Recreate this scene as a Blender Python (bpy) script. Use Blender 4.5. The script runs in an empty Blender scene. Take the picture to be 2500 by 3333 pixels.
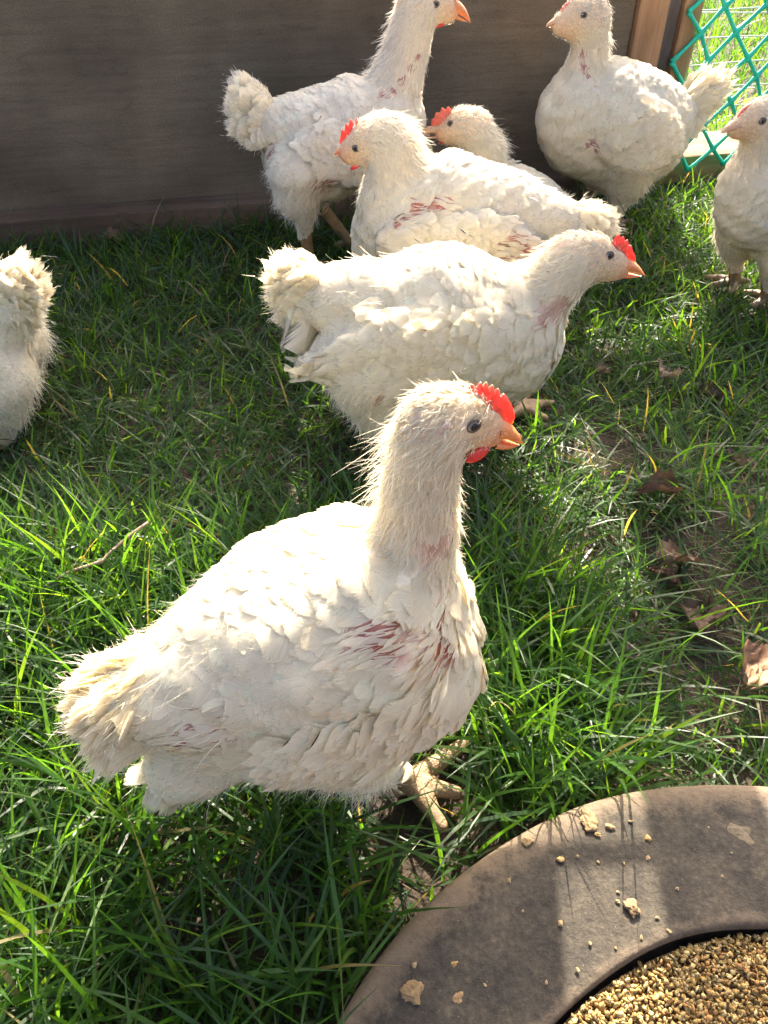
import bpy, bmesh, math, random
import numpy as np

# ------------------------------------------------------------------ camera, sky, sun, exposure
SC = bpy.context.scene
COL = SC.collection
R = math.radians
SUN_EL, SUN_AZ = 36.0, 9.0          # azimuth measured from the view direction (+Y) towards +X
cam_d = bpy.data.cameras.new('camera')
cam_d.sensor_fit = 'HORIZONTAL'; cam_d.sensor_width = 25.966; cam_d.lens = 26.0
cam_d.clip_start = 0.02; cam_d.clip_end = 200
cam = bpy.data.objects.new('camera', cam_d); COL.objects.link(cam)
cam.location = (0, 0, 0.62); cam.rotation_euler = (R(90 - 42.3), 0, 0)
SC.camera = cam
W = bpy.data.worlds.new('World'); SC.world = W; W.use_nodes = True
wn = W.node_tree.nodes; wl = W.node_tree.links
sky = wn.new('ShaderNodeTexSky'); sky.sky_type = 'NISHITA'; sky.sun_disc = False
sky.air_density = 0.7; sky.dust_density = 7.0; sky.ozone_density = 0.3
sky.sun_elevation = R(SUN_EL); sky.sun_rotation = R(SUN_AZ)
wn['Background'].inputs['Strength'].default_value = 0.13
wl.new(sky.outputs[0], wn['Background'].inputs['Color'])
sd = bpy.data.lights.new('sun', 'SUN'); sd.energy = 4.0; sd.angle = R(0.45); sd.color = (1.0, 0.90, 0.76)
sun = bpy.data.objects.new('sun', sd); COL.objects.link(sun)
sun.rotation_euler = (R(-(90 - SUN_EL)), 0, R(-SUN_AZ))
sun.location = (0.5, 4, 4)
SC.view_settings.view_transform = 'Standard'; SC.view_settings.look = 'None'
SC.view_settings.exposure = 2.5; SC.view_settings.gamma = 1.0
SC.render.engine = 'CYCLES'
SC.cycles.max_bounces = 8; SC.cycles.diffuse_bounces = 4; SC.cycles.transmission_bounces = 4
SC.cycles.transparent_max_bounces = 32; SC.cycles.caustics_reflective = False; SC.cycles.caustics_refractive = False
SC.cycles.use_denoising = True

RNG = np.random.default_rng(7)
random.seed(3)

# ------------------------------------------------------------------ helpers
def mesh_np(name, V, quads=None, tris=None, attrs=None, smooth=True, normals=None):
    V = np.asarray(V, np.float32).reshape(-1, 3)
    me = bpy.data.meshes.new(name)
    nq = 0 if quads is None else len(quads); nt = 0 if tris is None else len(tris)
    me.vertices.add(len(V)); me.vertices.foreach_set('co', V.ravel())
    idx = []
    if nq: idx.append(np.asarray(quads, np.int32).ravel())
    if nt: idx.append(np.asarray(tris, np.int32).ravel())
    idx = np.concatenate(idx)
    me.loops.add(len(idx)); me.loops.foreach_set('vertex_index', idx)
    tot = np.concatenate([np.full(nq, 4, np.int32), np.full(nt, 3, np.int32)])
    st = np.concatenate([[0], np.cumsum(tot)[:-1]]).astype(np.int32)
    me.polygons.add(nq + nt); me.polygons.foreach_set('loop_start', st)
    if smooth: me.polygons.foreach_set('use_smooth', np.ones(nq + nt, bool))
    for k, a in (attrs or {}).items():
        a = np.asarray(a, np.float32)
        if a.shape[-1] == 4:
            at = me.attributes.new(k, 'FLOAT_COLOR', 'POINT'); at.data.foreach_set('color', a.ravel())
        else:
            at = me.attributes.new(k, 'FLOAT_VECTOR', 'POINT'); at.data.foreach_set('vector', a.ravel())
    me.update(calc_edges=True); me.validate()
    if normals is not None: me.normals_split_custom_set_from_vertices(normals.astype(np.float32))
    return me

def link(name, me, mats, parent=None):
    o = bpy.data.objects.new(name, me); COL.objects.link(o)
    if not isinstance(mats, (list, tuple)): mats = [mats]
    for m in mats: me.materials.append(m)
    if parent is not None: o.parent = parent
    return o

def tag(o, label=None, cat=None, group=None, kind=None):
    if label: o['label'] = label
    if cat: o['category'] = cat
    if group: o['group'] = group
    if kind: o['kind'] = kind
    return o

def empty(name, loc, rz=0.0):
    o = bpy.data.objects.new(name, None); COL.objects.link(o)
    o.location = loc; o.rotation_euler = (0, 0, rz); o.empty_display_size = 0.05
    return o

def grid_quads(n, nu, nv):
    a = np.arange(nu - 1)[:, None] * nv + np.arange(nv - 1)[None, :]
    a = a.ravel()
    q = np.stack([a, a + 1, a + nv + 1, a + nv], 1)
    return (np.arange(n)[:, None, None] * (nu * nv) + q[None]).reshape(-1, 4)

def norm(v): return v / np.maximum(np.linalg.norm(v, axis=-1, keepdims=True), 1e-9)

class MB:
    """collects shapes into one bmesh"""
    def __init__(s): s.bm = bmesh.new()
    def box(s, lo, hi, bev=0.0):
        lo = np.array(lo, float); hi = np.array(hi, float)
        r = bmesh.ops.create_cube(s.bm, size=1.0)
        for v in r['verts']:
            v.co = [lo[i] + (hi[i] - lo[i]) * (v.co[i] + 0.5) for i in range(3)]
        if bev:
            es = list({e for v in r['verts'] for e in v.link_edges})
            bmesh.ops.bevel(s.bm, geom=es, offset=bev, segments=2, affect='EDGES', profile=0.6)
    def tube(s, pts, rad, n=6, cap=True):
        pts = [np.array(p, float) for p in pts]; rings = []
        for i, p in enumerate(pts):
            d = pts[min(i + 1, len(pts) - 1)] - pts[max(i - 1, 0)]; d /= max(np.linalg.norm(d), 1e-9)
            a = np.cross(d, (0.13, 0.2, 1.0)); 
            if np.linalg.norm(a) < 0.1: a = np.cross(d, (1, 0, 0))
            a /= np.linalg.norm(a); b = np.cross(d, a)
            rr = rad[i] if isinstance(rad, (list, tuple)) else rad
            rings.append([s.bm.verts.new(p + rr * (math.cos(t) * a + math.sin(t) * b)) for t in [2 * math.pi * k / n for k in range(n)]])
        for r0, r1 in zip(rings, rings[1:]):
            for k in range(n): s.bm.faces.new((r0[k], r0[(k + 1) % n], r1[(k + 1) % n], r1[k]))
        if cap:
            s.bm.faces.new(rings[0][::-1]); s.bm.faces.new(rings[-1])
    def build(s, name, mat, parent=None, smooth=False):
        me = bpy.data.meshes.new(name); bmesh.ops.recalc_face_normals(s.bm, faces=s.bm.faces[:])
        s.bm.to_mesh(me); s.bm.free()
        if smooth: me.polygons.foreach_set('use_smooth', np.ones(len(me.polygons), bool))
        return link(name, me, mat, parent)

# ------------------------------------------------------------------ materials
def newmat(name):
    m = bpy.data.materials.new(name); m.use_nodes = True
    nt = m.node_tree; b = nt.nodes['Principled BSDF']
    return m, nt, b
def N(nt, typ, **kw):
    n = nt.nodes.new(typ)
    for k, v in kw.items():
        if k in n.inputs.keys(): n.inputs[k].default_value = v
        else: setattr(n, k, v)
    return n
def ramp(nt, fac, stops):
    r = nt.nodes.new('ShaderNodeValToRGB'); e = r.color_ramp.elements
    while len(e) > 1: e.remove(e[-1])
    e[0].position, e[0].color = stops[0][0], (*stops[0][1], 1)
    for p, c in stops[1:]:
        x = e.new(p); x.color = (*c, 1)
    nt.links.new(fac, r.inputs[0]); return r
def mixc(nt, fac, a, b, mode='MIX'):
    m = nt.nodes.new('ShaderNodeMix'); m.data_type = 'RGBA'; m.blend_type = mode
    for s, v in ((m.inputs[0], fac), (m.inputs[6], a), (m.inputs[7], b)):
        if hasattr(v, 'links') or hasattr(v, 'is_output'): nt.links.new(v, s)
        elif isinstance(v, (int, float)): s.default_value = v
        else: s.default_value = (*v, 1)
    return m.outputs[2]
def translucent(nt, b, col, w):
    t = nt.nodes.new('ShaderNodeBsdfTranslucent'); mx = nt.nodes.new('ShaderNodeMixShader')
    if hasattr(col, 'is_output'): nt.links.new(col, t.inputs[0])
    else: t.inputs[0].default_value = (*col, 1)
    mx.inputs[0].default_value = w
    nt.links.new(b.outputs[0], mx.inputs[1]); nt.links.new(t.outputs[0], mx.inputs[2])
    nt.links.new(mx.outputs[0], nt.nodes['Material Output'].inputs[0])
    return t

def mat_feather():
    m, nt, b = newmat('feather')
    at = N(nt, 'ShaderNodeAttribute', attribute_name='fx'); ti = N(nt, 'ShaderNodeAttribute', attribute_name='tint')
    sep = N(nt, 'ShaderNodeSeparateXYZ'); nt.links.new(at.outputs['Vector'], sep.inputs[0])
    ab = N(nt, 'ShaderNodeMath', operation='ABSOLUTE'); nt.links.new(sep.outputs[1], ab.inputs[0])
    m1 = N(nt, 'ShaderNodeMath', operation='MULTIPLY_ADD'); nt.links.new(ab.outputs[0], m1.inputs[0]); m1.inputs[1].default_value = -0.55; nt.links.new(sep.outputs[0], m1.inputs[2])
    cb = N(nt, 'ShaderNodeCombineXYZ')
    s1 = N(nt, 'ShaderNodeMath', operation='MULTIPLY'); nt.links.new(m1.outputs[0], s1.inputs[0]); s1.inputs[1].default_value = 30
    s2 = N(nt, 'ShaderNodeMath', operation='MULTIPLY'); nt.links.new(sep.outputs[2], s2.inputs[0]); s2.inputs[1].default_value = 57
    nt.links.new(s1.outputs[0], cb.inputs[0]); nt.links.new(s2.outputs[0], cb.inputs[1]); nt.links.new(sep.outputs[1], cb.inputs[2])
    no = N(nt, 'ShaderNodeTexNoise', Scale=1.0, Detail=3.0, Roughness=0.7); nt.links.new(cb.outputs[0], no.inputs['Vector'])
    rp = ramp(nt, no.outputs[0], [(0.3, (0.80, 0.76, 0.70)), (0.62, (1, 1, 1))])
    c = mixc(nt, 1.0, ti.outputs['Color'], rp.outputs[0], 'MULTIPLY')
    nt.links.new(c, b.inputs['Base Color']); b.inputs['Roughness'].default_value = 0.7
    b.inputs['Specular IOR Level'].default_value = 0.25
    bp = N(nt, 'ShaderNodeBump', Strength=0.35, Distance=0.0006); nt.links.new(no.outputs[0], bp.inputs['Height']); nt.links.new(bp.outputs[0], b.inputs['Normal'])
    tc = mixc(nt, 1.0, c, (1.0, 0.955, 0.86), 'MULTIPLY')
    translucent(nt, b, tc, 0.46)
    # barbs part from each other towards the rim of the vane: gaps between them let light through
    mx = [n for n in nt.nodes if n.type == 'MIX_SHADER'][0]
    eu = N(nt, 'ShaderNodeMapRange'); nt.links.new(sep.outputs[0], eu.inputs[0]); eu.inputs[1].default_value = 0.70; eu.inputs[2].default_value = 1.0; eu.inputs[3].default_value = 0.0; eu.inputs[4].default_value = 0.72
    ev = N(nt, 'ShaderNodeMapRange'); nt.links.new(ab.outputs[0], ev.inputs[0]); ev.inputs[1].default_value = 0.62; ev.inputs[2].default_value = 1.0; ev.inputs[3].default_value = 0.0; ev.inputs[4].default_value = 0.62
    em = N(nt, 'ShaderNodeMath', operation='MAXIMUM'); nt.links.new(eu.outputs[0], em.inputs[0]); nt.links.new(ev.outputs[0], em.inputs[1])
    gt = N(nt, 'ShaderNodeMath', operation='SUBTRACT'); nt.links.new(em.outputs[0], gt.inputs[0]); nt.links.new(no.outputs[0], gt.inputs[1])
    sm = N(nt, 'ShaderNodeMapRange'); nt.links.new(gt.outputs[0], sm.inputs[0]); sm.inputs[1].default_value = -0.06; sm.inputs[2].default_value = 0.06
    tr = nt.nodes.new('ShaderNodeBsdfTransparent'); m2 = nt.nodes.new('ShaderNodeMixShader')
    nt.links.new(sm.outputs[0], m2.inputs[0]); nt.links.new(mx.outputs[0], m2.inputs[1]); nt.links.new(tr.outputs[0], m2.inputs[2])
    nt.links.new(m2.outputs[0], nt.nodes['Material Output'].inputs[0])
    return m
def mat_down():
    m, nt, b = newmat('down')
    ti = N(nt, 'ShaderNodeAttribute', attribute_name='tint')
    nt.links.new(ti.outputs['Color'], b.inputs['Base Color']); b.inputs['Roughness'].default_value = 0.8
    b.inputs['Specular IOR Level'].default_value = 0.15
    tc = mixc(nt, 1.0, ti.outputs['Color'], (1.0, 0.96, 0.88), 'MULTIPLY')
    translucent(nt, b, tc, 0.45)
    return m
def mat_skin():
    m, nt, b = newmat('bird_skin')
    ti = N(nt, 'ShaderNodeAttribute', attribute_name='tint')
    tc = N(nt, 'ShaderNodeTexCoord')
    no = N(nt, 'ShaderNodeTexNoise', Scale=260.0, Detail=4.0); nt.links.new(tc.outputs['Object'], no.inputs['Vector'])
    rp = ramp(nt, no.outputs[0], [(0.3, (0.78, 0.74, 0.72)), (0.7, (1.08, 1.04, 1.02))])
    c = mixc(nt, 1.0, ti.outputs['Color'], rp.outputs[0], 'MULTIPLY')
    nt.links.new(c, b.inputs['Base Color']); b.inputs['Roughness'].default_value = 0.55
    b.inputs['Subsurface Weight'].default_value = 0.25; b.inputs['Subsurface Radius'].default_value = (1, 0.4, 0.25); b.inputs['Subsurface Scale'].default_value = 0.004
    bp = N(nt, 'ShaderNodeBump', Strength=0.4, Distance=0.001); nt.links.new(no.outputs[0], bp.inputs['Height']); nt.links.new(bp.outputs[0], b.inputs['Normal'])
    return m
def mat_leg():
    m, nt, b = newmat('scaly_leg')
    tc = N(nt, 'ShaderNodeTexCoord')
    vo = N(nt, 'ShaderNodeTexVoronoi', Scale=420.0, feature='DISTANCE_TO_EDGE'); nt.links.new(tc.outputs['Object'], vo.inputs['Vector'])
    no = N(nt, 'ShaderNodeTexNoise', Scale=60.0, Detail=4.0); nt.links.new(tc.outputs['Object'], no.inputs['Vector'])
    rp = ramp(nt, no.outputs[0], [(0.25, (0.13, 0.08, 0.045)), (0.5, (0.28, 0.185, 0.09)), (0.75, (0.36, 0.24, 0.13))])
    r2 = ramp(nt, vo.outputs[0], [(0.0, (0.74, 0.68, 0.62)), (0.14, (1, 1, 1))])
    c = mixc(nt, 1.0, rp.outputs[0], r2.outputs[0], 'MULTIPLY')
    nt.links.new(c, b.inputs['Base Color']); b.inputs['Roughness'].default_value = 0.5
    bp = N(nt, 'ShaderNodeBump', Strength=0.7, Distance=0.0012); nt.links.new(r2.outputs[0], bp.inputs['Height']); nt.links.new(bp.outputs[0], b.inputs['Normal'])
    return m
def mat_flesh(name, col, rough=0.4, sss=0.7, scale=0.006, bump=0.5):
    m, nt, b = newmat(name)
    tc = N(nt, 'ShaderNodeTexCoord')
    no = N(nt, 'ShaderNodeTexNoise', Scale=420.0, Detail=3.0); nt.links.new(tc.outputs['Object'], no.inputs['Vector'])
    dk = tuple(x * 0.7 for x in col)
    rp = ramp(nt, no.outputs[0], [(0.3, dk), (0.65, col)])
    nt.links.new(rp.outputs[0], b.inputs['Base Color']); b.inputs['Roughness'].default_value = rough
    b.inputs['Subsurface Weight'].default_value = sss; b.inputs['Subsurface Radius'].default_value = (1.0, 0.25, 0.12); b.inputs['Subsurface Scale'].default_value = scale
    bp = N(nt, 'ShaderNodeBump', Strength=bump, Distance=0.0006); nt.links.new(no.outputs[0], bp.inputs['Height']); nt.links.new(bp.outputs[0], b.inputs['Normal'])
    return m
def mat_plain(name, col, rough=0.5, spec=0.5):
    m, nt, b = newmat(name); b.inputs['Base Color'].default_value = (*col, 1); b.inputs['Roughness'].default_value = rough
    b.inputs['Specular IOR Level'].default_value = spec
    return m
def mat_grass():
    m, nt, b = newmat('grass_blade')
    ti = N(nt, 'ShaderNodeAttribute', attribute_name='tint'); at = N(nt, 'ShaderNodeAttribute', attribute_name='fx')
    sep = N(nt, 'ShaderNodeSeparateXYZ'); nt.links.new(at.outputs['Vector'], sep.inputs[0])
    tc = N(nt, 'ShaderNodeTexCoord')
    no = N(nt, 'ShaderNodeTexNoise', Scale=90.0, Detail=2.0); nt.links.new(tc.outputs['Object'], no.inputs['Vector'])
    rp = ramp(nt, no.outputs[0], [(0.3, (0.75, 0.75, 0.75)), (0.7, (1.15, 1.15, 1.1))])
    c = mixc(nt, 1.0, ti.outputs['Color'], rp.outputs[0], 'MULTIPLY')
    nt.links.new(c, b.inputs['Base Color']); b.inputs['Roughness'].default_value = 0.42; b.inputs['Specular IOR Level'].default_value = 0.5
    tcol = mixc(nt, 1.0, c, (4.4, 3.9, 0.9), 'MULTIPLY')
    translucent(nt, b, tcol, 0.5)
    return m
def mat_tint(name, rough=0.8, tr=0.0, bump=0.0, nscale=200.0):
    m, nt, b = newmat(name)
    ti = N(nt, 'ShaderNodeAttribute', attribute_name='tint')
    tc = N(nt, 'ShaderNodeTexCoord')
    no = N(nt, 'ShaderNodeTexNoise', Scale=nscale, Detail=4.0); nt.links.new(tc.outputs['Object'], no.inputs['Vector'])
    rp = ramp(nt, no.outputs[0], [(0.3, (0.65, 0.65, 0.65)), (0.7, (1.15, 1.15, 1.15))])
    c = mixc(nt, 1.0, ti.outputs['Color'], rp.outputs[0], 'MULTIPLY')
    nt.links.new(c, b.inputs['Base Color']); b.inputs['Roughness'].default_value = rough; b.inputs['Specular IOR Level'].default_value = 0.3
    if bump:
        bp = N(nt, 'ShaderNodeBump', Strength=bump, Distance=0.001); nt.links.new(no.outputs[0], bp.inputs['Height']); nt.links.new(bp.outputs[0], b.inputs['Normal'])
    if tr: translucent(nt, b, c, tr)
    return m
def mat_soil():
    m, nt, b = newmat('soil')
    tc = N(nt, 'ShaderNodeTexCoord')
    no = N(nt, 'ShaderNodeTexNoise', Scale=14.0, Detail=8.0, Roughness=0.7); nt.links.new(tc.outputs['Object'], no.inputs['Vector'])
    n2 = N(nt, 'ShaderNodeTexNoise', Scale=160.0, Detail=6.0); nt.links.new(tc.outputs['Object'], n2.inputs['Vector'])
    rp = ramp(nt, no.outputs[0], [(0.3, (0.018, 0.012, 0.008)), (0.55, (0.045, 0.03, 0.018)), (0.75, (0.09, 0.06, 0.035))])
    r2 = ramp(nt, n2.outputs[0], [(0.3, (0.5, 0.5, 0.5)), (0.7, (1.4, 1.35, 1.3))])
    c = mixc(nt, 1.0, rp.outputs[0], r2.outputs[0], 'MULTIPLY')
    nt.links.new(c, b.inputs['Base Color']); b.inputs['Roughness'].default_value = 0.95
    bp = N(nt, 'ShaderNodeBump', Strength=1.0, Distance=0.006); nt.links.new(n2.outputs[0], bp.inputs['Height']); nt.links.new(bp.outputs[0], b.inputs['Normal'])
    return m
def mat_wood(name, c0, c1, c2, axis='X', scale=1.0, soft=False, rough=0.85):
    m, nt, b = newmat(name)
    tc = N(nt, 'ShaderNodeTexCoord'); mp = N(nt, 'ShaderNodeMapping')
    nt.links.new(tc.outputs['Object'], mp.inputs[0])
    s = {'X': (2.2, 26, 26), 'Z': (26, 26, 2.2)}[axis]
    mp.inputs['Scale'].default_value = tuple(v * scale for v in s)
    no = N(nt, 'ShaderNodeTexNoise', Scale=1.0, Detail=9.0, Roughness=0.65, Distortion=0.6); nt.links.new(mp.outputs[0], no.inputs['Vector'])
    n2 = N(nt, 'ShaderNodeTexNoise', Scale=5.0, Detail=5.0); nt.links.new(tc.outputs['Object'], n2.inputs['Vector'])
    mp2 = N(nt, 'ShaderNodeMapping'); nt.links.new(tc.outputs['Object'], mp2.inputs[0]); mp2.inputs['Scale'].default_value = tuple(v * scale * 4 for v in s)
    n3 = N(nt, 'ShaderNodeTexNoise', Scale=1.0, Detail=4.0, Roughness=0.7); nt.links.new(mp2.outputs[0], n3.inputs['Vector'])
    rp = ramp(nt, no.outputs[0], [(0.28, c0), (0.5, c1), (0.74, c2)])
    r2 = ramp(nt, n2.outputs[0], [(0.3, (0.72, 0.70, 0.68)), (0.7, (1.2, 1.18, 1.15))])
    lo3 = 0.88 if soft else 0.72; r3 = ramp(nt, n3.outputs[0], [(0.35, (lo3, lo3, lo3)), (0.55, (1.05, 1.05, 1.05))])
    c = mixc(nt, 1.0, rp.outputs[0], r2.outputs[0], 'MULTIPLY')
    c = mixc(nt, 1.0, c, r3.outputs[0], 'MULTIPLY')
    if soft:      # scuffs, faint long cracks and a blotchy weathered skin
        n4 = N(nt, 'ShaderNodeTexNoise', Scale=2.2, Detail=7.0, Roughness=0.62); nt.links.new(tc.outputs['Object'], n4.inputs['Vector'])
        r4 = ramp(nt, n4.outputs[0], [(0.32, (0.70, 0.66, 0.62)), (0.5, (1.0, 0.98, 0.95)), (0.68, (1.28, 1.22, 1.12))]); c = mixc(nt, 1.0, c, r4.outputs[0], 'MULTIPLY')
        mp5 = N(nt, 'ShaderNodeMapping'); nt.links.new(tc.outputs['Object'], mp5.inputs[0]); mp5.inputs['Scale'].default_value = (1.1, 9, 9)
        n5 = N(nt, 'ShaderNodeTexNoise', Scale=2.0, Detail=2.0, Distortion=1.5); nt.links.new(mp5.outputs[0], n5.inputs['Vector'])
        r5 = ramp(nt, n5.outputs[0], [(0.492, (1, 1, 1)), (0.499, (0.80, 0.77, 0.74)), (0.506, (1, 1, 1))]); c = mixc(nt, 1.0, c, r5.outputs[0], 'MULTIPLY')
        n6 = N(nt, 'ShaderNodeTexNoise', Scale=330.0, Detail=3.0); nt.links.new(tc.outputs['Object'], n6.inputs['Vector'])
        r6 = ramp(nt, n6.outputs[0], [(0.3, (0.8, 0.8, 0.8)), (0.7, (1.15, 1.15, 1.15))]); c = mixc(nt, 1.0, c, r6.outputs[0], 'MULTIPLY')
    nt.links.new(c, b.inputs['Base Color']); b.inputs['Roughness'].default_value = rough; b.inputs['Specular IOR Level'].default_value = 0.25
    bp = N(nt, 'ShaderNodeBump', Strength=0.5, Distance=0.002); nt.links.new(n3.outputs[0], bp.inputs['Height']); nt.links.new(bp.outputs[0], b.inputs['Normal'])
    return m
def mat_rubber():
    m, nt, b = newmat('dusty_rubber')
    tc = N(nt, 'ShaderNodeTexCoord')
    n1 = N(nt, 'ShaderNodeTexNoise', Scale=16.0, Detail=8.0, Roughness=0.72); nt.links.new(tc.outputs['Object'], n1.inputs['Vector'])
    n2 = N(nt, 'ShaderNodeTexNoise', Scale=220.0, Detail=5.0, Roughness=0.7); nt.links.new(tc.outputs['Object'], n2.inputs['Vector'])
    n3 = N(nt, 'ShaderNodeTexNoise', Scale=45.0, Detail=6.0, Roughness=0.8); nt.links.new(tc.outputs['Object'], n3.inputs['Vector'])
    rp = ramp(nt, n1.outputs[0], [(0.25, (0.026, 0.0215, 0.0145)), (0.5, (0.045, 0.0375, 0.026)), (0.75, (0.074, 0.061, 0.042))])
    r3 = ramp(nt, n3.outputs[0], [(0.32, (0.45, 0.45, 0.46)), (0.62, (1.25, 1.22, 1.18))])
    c = mixc(nt, 1.0, rp.outputs[0], r3.outputs[0], 'MULTIPLY')
    r2 = ramp(nt, n2.outputs[0], [(0.25, (0.45, 0.45, 0.46)), (0.55, (1.0, 1.0, 1.0)), (0.76, (1.75, 1.65, 1.5))])
    c = mixc(nt, 1.0, c, r2.outputs[0], 'MULTIPLY')
    # pale caked dust along the outer rim and in flecks
    vo = N(nt, 'ShaderNodeTexVoronoi', Scale=150.0); nt.links.new(tc.outputs['Object'], vo.inputs['Vector'])
    fl = ramp(nt, vo.outputs['Distance'], [(0.035, (0.6, 0.6, 0.6)), (0.08, (0, 0, 0))])
    c = mixc(nt, fl.outputs[0], c, (0.20, 0.155, 0.10))
    ti = N(nt, 'ShaderNodeAttribute', attribute_name='tint')
    k = N(nt, 'ShaderNodeMath', operation='MULTIPLY'); sp = N(nt, 'ShaderNodeSeparateColor'); nt.links.new(ti.outputs['Color'], sp.inputs[0])
    nt.links.new(sp.outputs[0], k.inputs[0]); nt.links.new(n3.outputs[0], k.inputs[1])
    dm = ramp(nt, k.outputs[0], [(0.22, (0, 0, 0)), (0.5, (1, 1, 1))])
    c = mixc(nt, dm.outputs[0], c, (0.13, 0.095, 0.06))
    nt.links.new(c, b.inputs['Base Color']); b.inputs['Roughness'].default_value = 0.82; b.inputs['Specular IOR Level'].default_value = 0.35
    bp = N(nt, 'ShaderNodeBump', Strength=0.8, Distance=0.0016); nt.links.new(n2.outputs[0], bp.inputs['Height']); nt.links.new(bp.outputs[0], b.inputs['Normal'])
    return m

M = dict(feather=mat_feather(), down=mat_down(), skin=mat_skin(), leg=mat_leg(), grass=mat_grass(), soil=mat_soil(), rubber=mat_rubber(),
         comb=mat_flesh('comb_red', (0.84, 0.105, 0.06), 0.4, 0.7, 0.008),
         wattle=mat_flesh('wattle_red', (0.72, 0.055, 0.05), 0.42, 0.6, 0.006),
         pale_comb=mat_flesh('comb_pale_red', (0.74, 0.15, 0.09), 0.45, 0.5, 0.005),
         beak=mat_flesh('beak_horn', (0.80, 0.29, 0.10), 0.32, 0.5, 0.004, 0.15),
         pale_beak=mat_flesh('beak_pale', (0.62, 0.37, 0.21), 0.38, 0.4, 0.004, 0.15),
         ear=mat_flesh('ear_skin', (0.66, 0.47, 0.37), 0.55, 0.3, 0.003, 0.5),
         iris=mat_plain('iris_grey', (0.20, 0.19, 0.16), 0.06), pupil=mat_plain('pupil_black', (0.004, 0.004, 0.005), 0.05),
         lid=mat_plain('eyelid', (0.12, 0.085, 0.065), 0.5, 0.3),
         straw=mat_tint('straw', 0.8, 0.15), leaf=mat_tint('dead_leaf', 0.75, 0.2, 0.6, 120.0), grain=mat_tint('grain', 0.7, 0.0, 0.3, 400.0),
         board=mat_wood('weathered_board', (0.128, 0.104, 0.072), (0.145, 0.118, 0.082), (0.165, 0.134, 0.093), 'X', 1.0, True),
         sill=mat_wood('damp_sill', (0.085, 0.058, 0.042), (0.12, 0.083, 0.058), (0.15, 0.108, 0.076), 'X', 1.0, True),
         fresh=mat_wood('fresh_timber', (0.30, 0.165, 0.08), (0.42, 0.24, 0.12), (0.50, 0.31, 0.17), 'Z', 0.8),
         grey=mat_wood('grey_timber', (0.10, 0.085, 0.07), (0.16, 0.135, 0.115), (0.22, 0.19, 0.16), 'Z', 0.8),
         rail=mat_wood('rail_timber', (0.19, 0.105, 0.048), (0.26, 0.155, 0.072), (0.32, 0.205, 0.105), 'X', 0.8),
         mesh=mat_plain('green_plastic', (0.01, 0.50, 0.31), 0.3), wire=mat_plain('galvanised_wire', (0.45, 0.46, 0.44), 0.45),
         wooden=mat_wood('brown_plank', (0.16, 0.12, 0.08), (0.26, 0.20, 0.14), (0.36, 0.28, 0.2), 'X'))  # last entry: wood of the added shade boards and the twig

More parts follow.
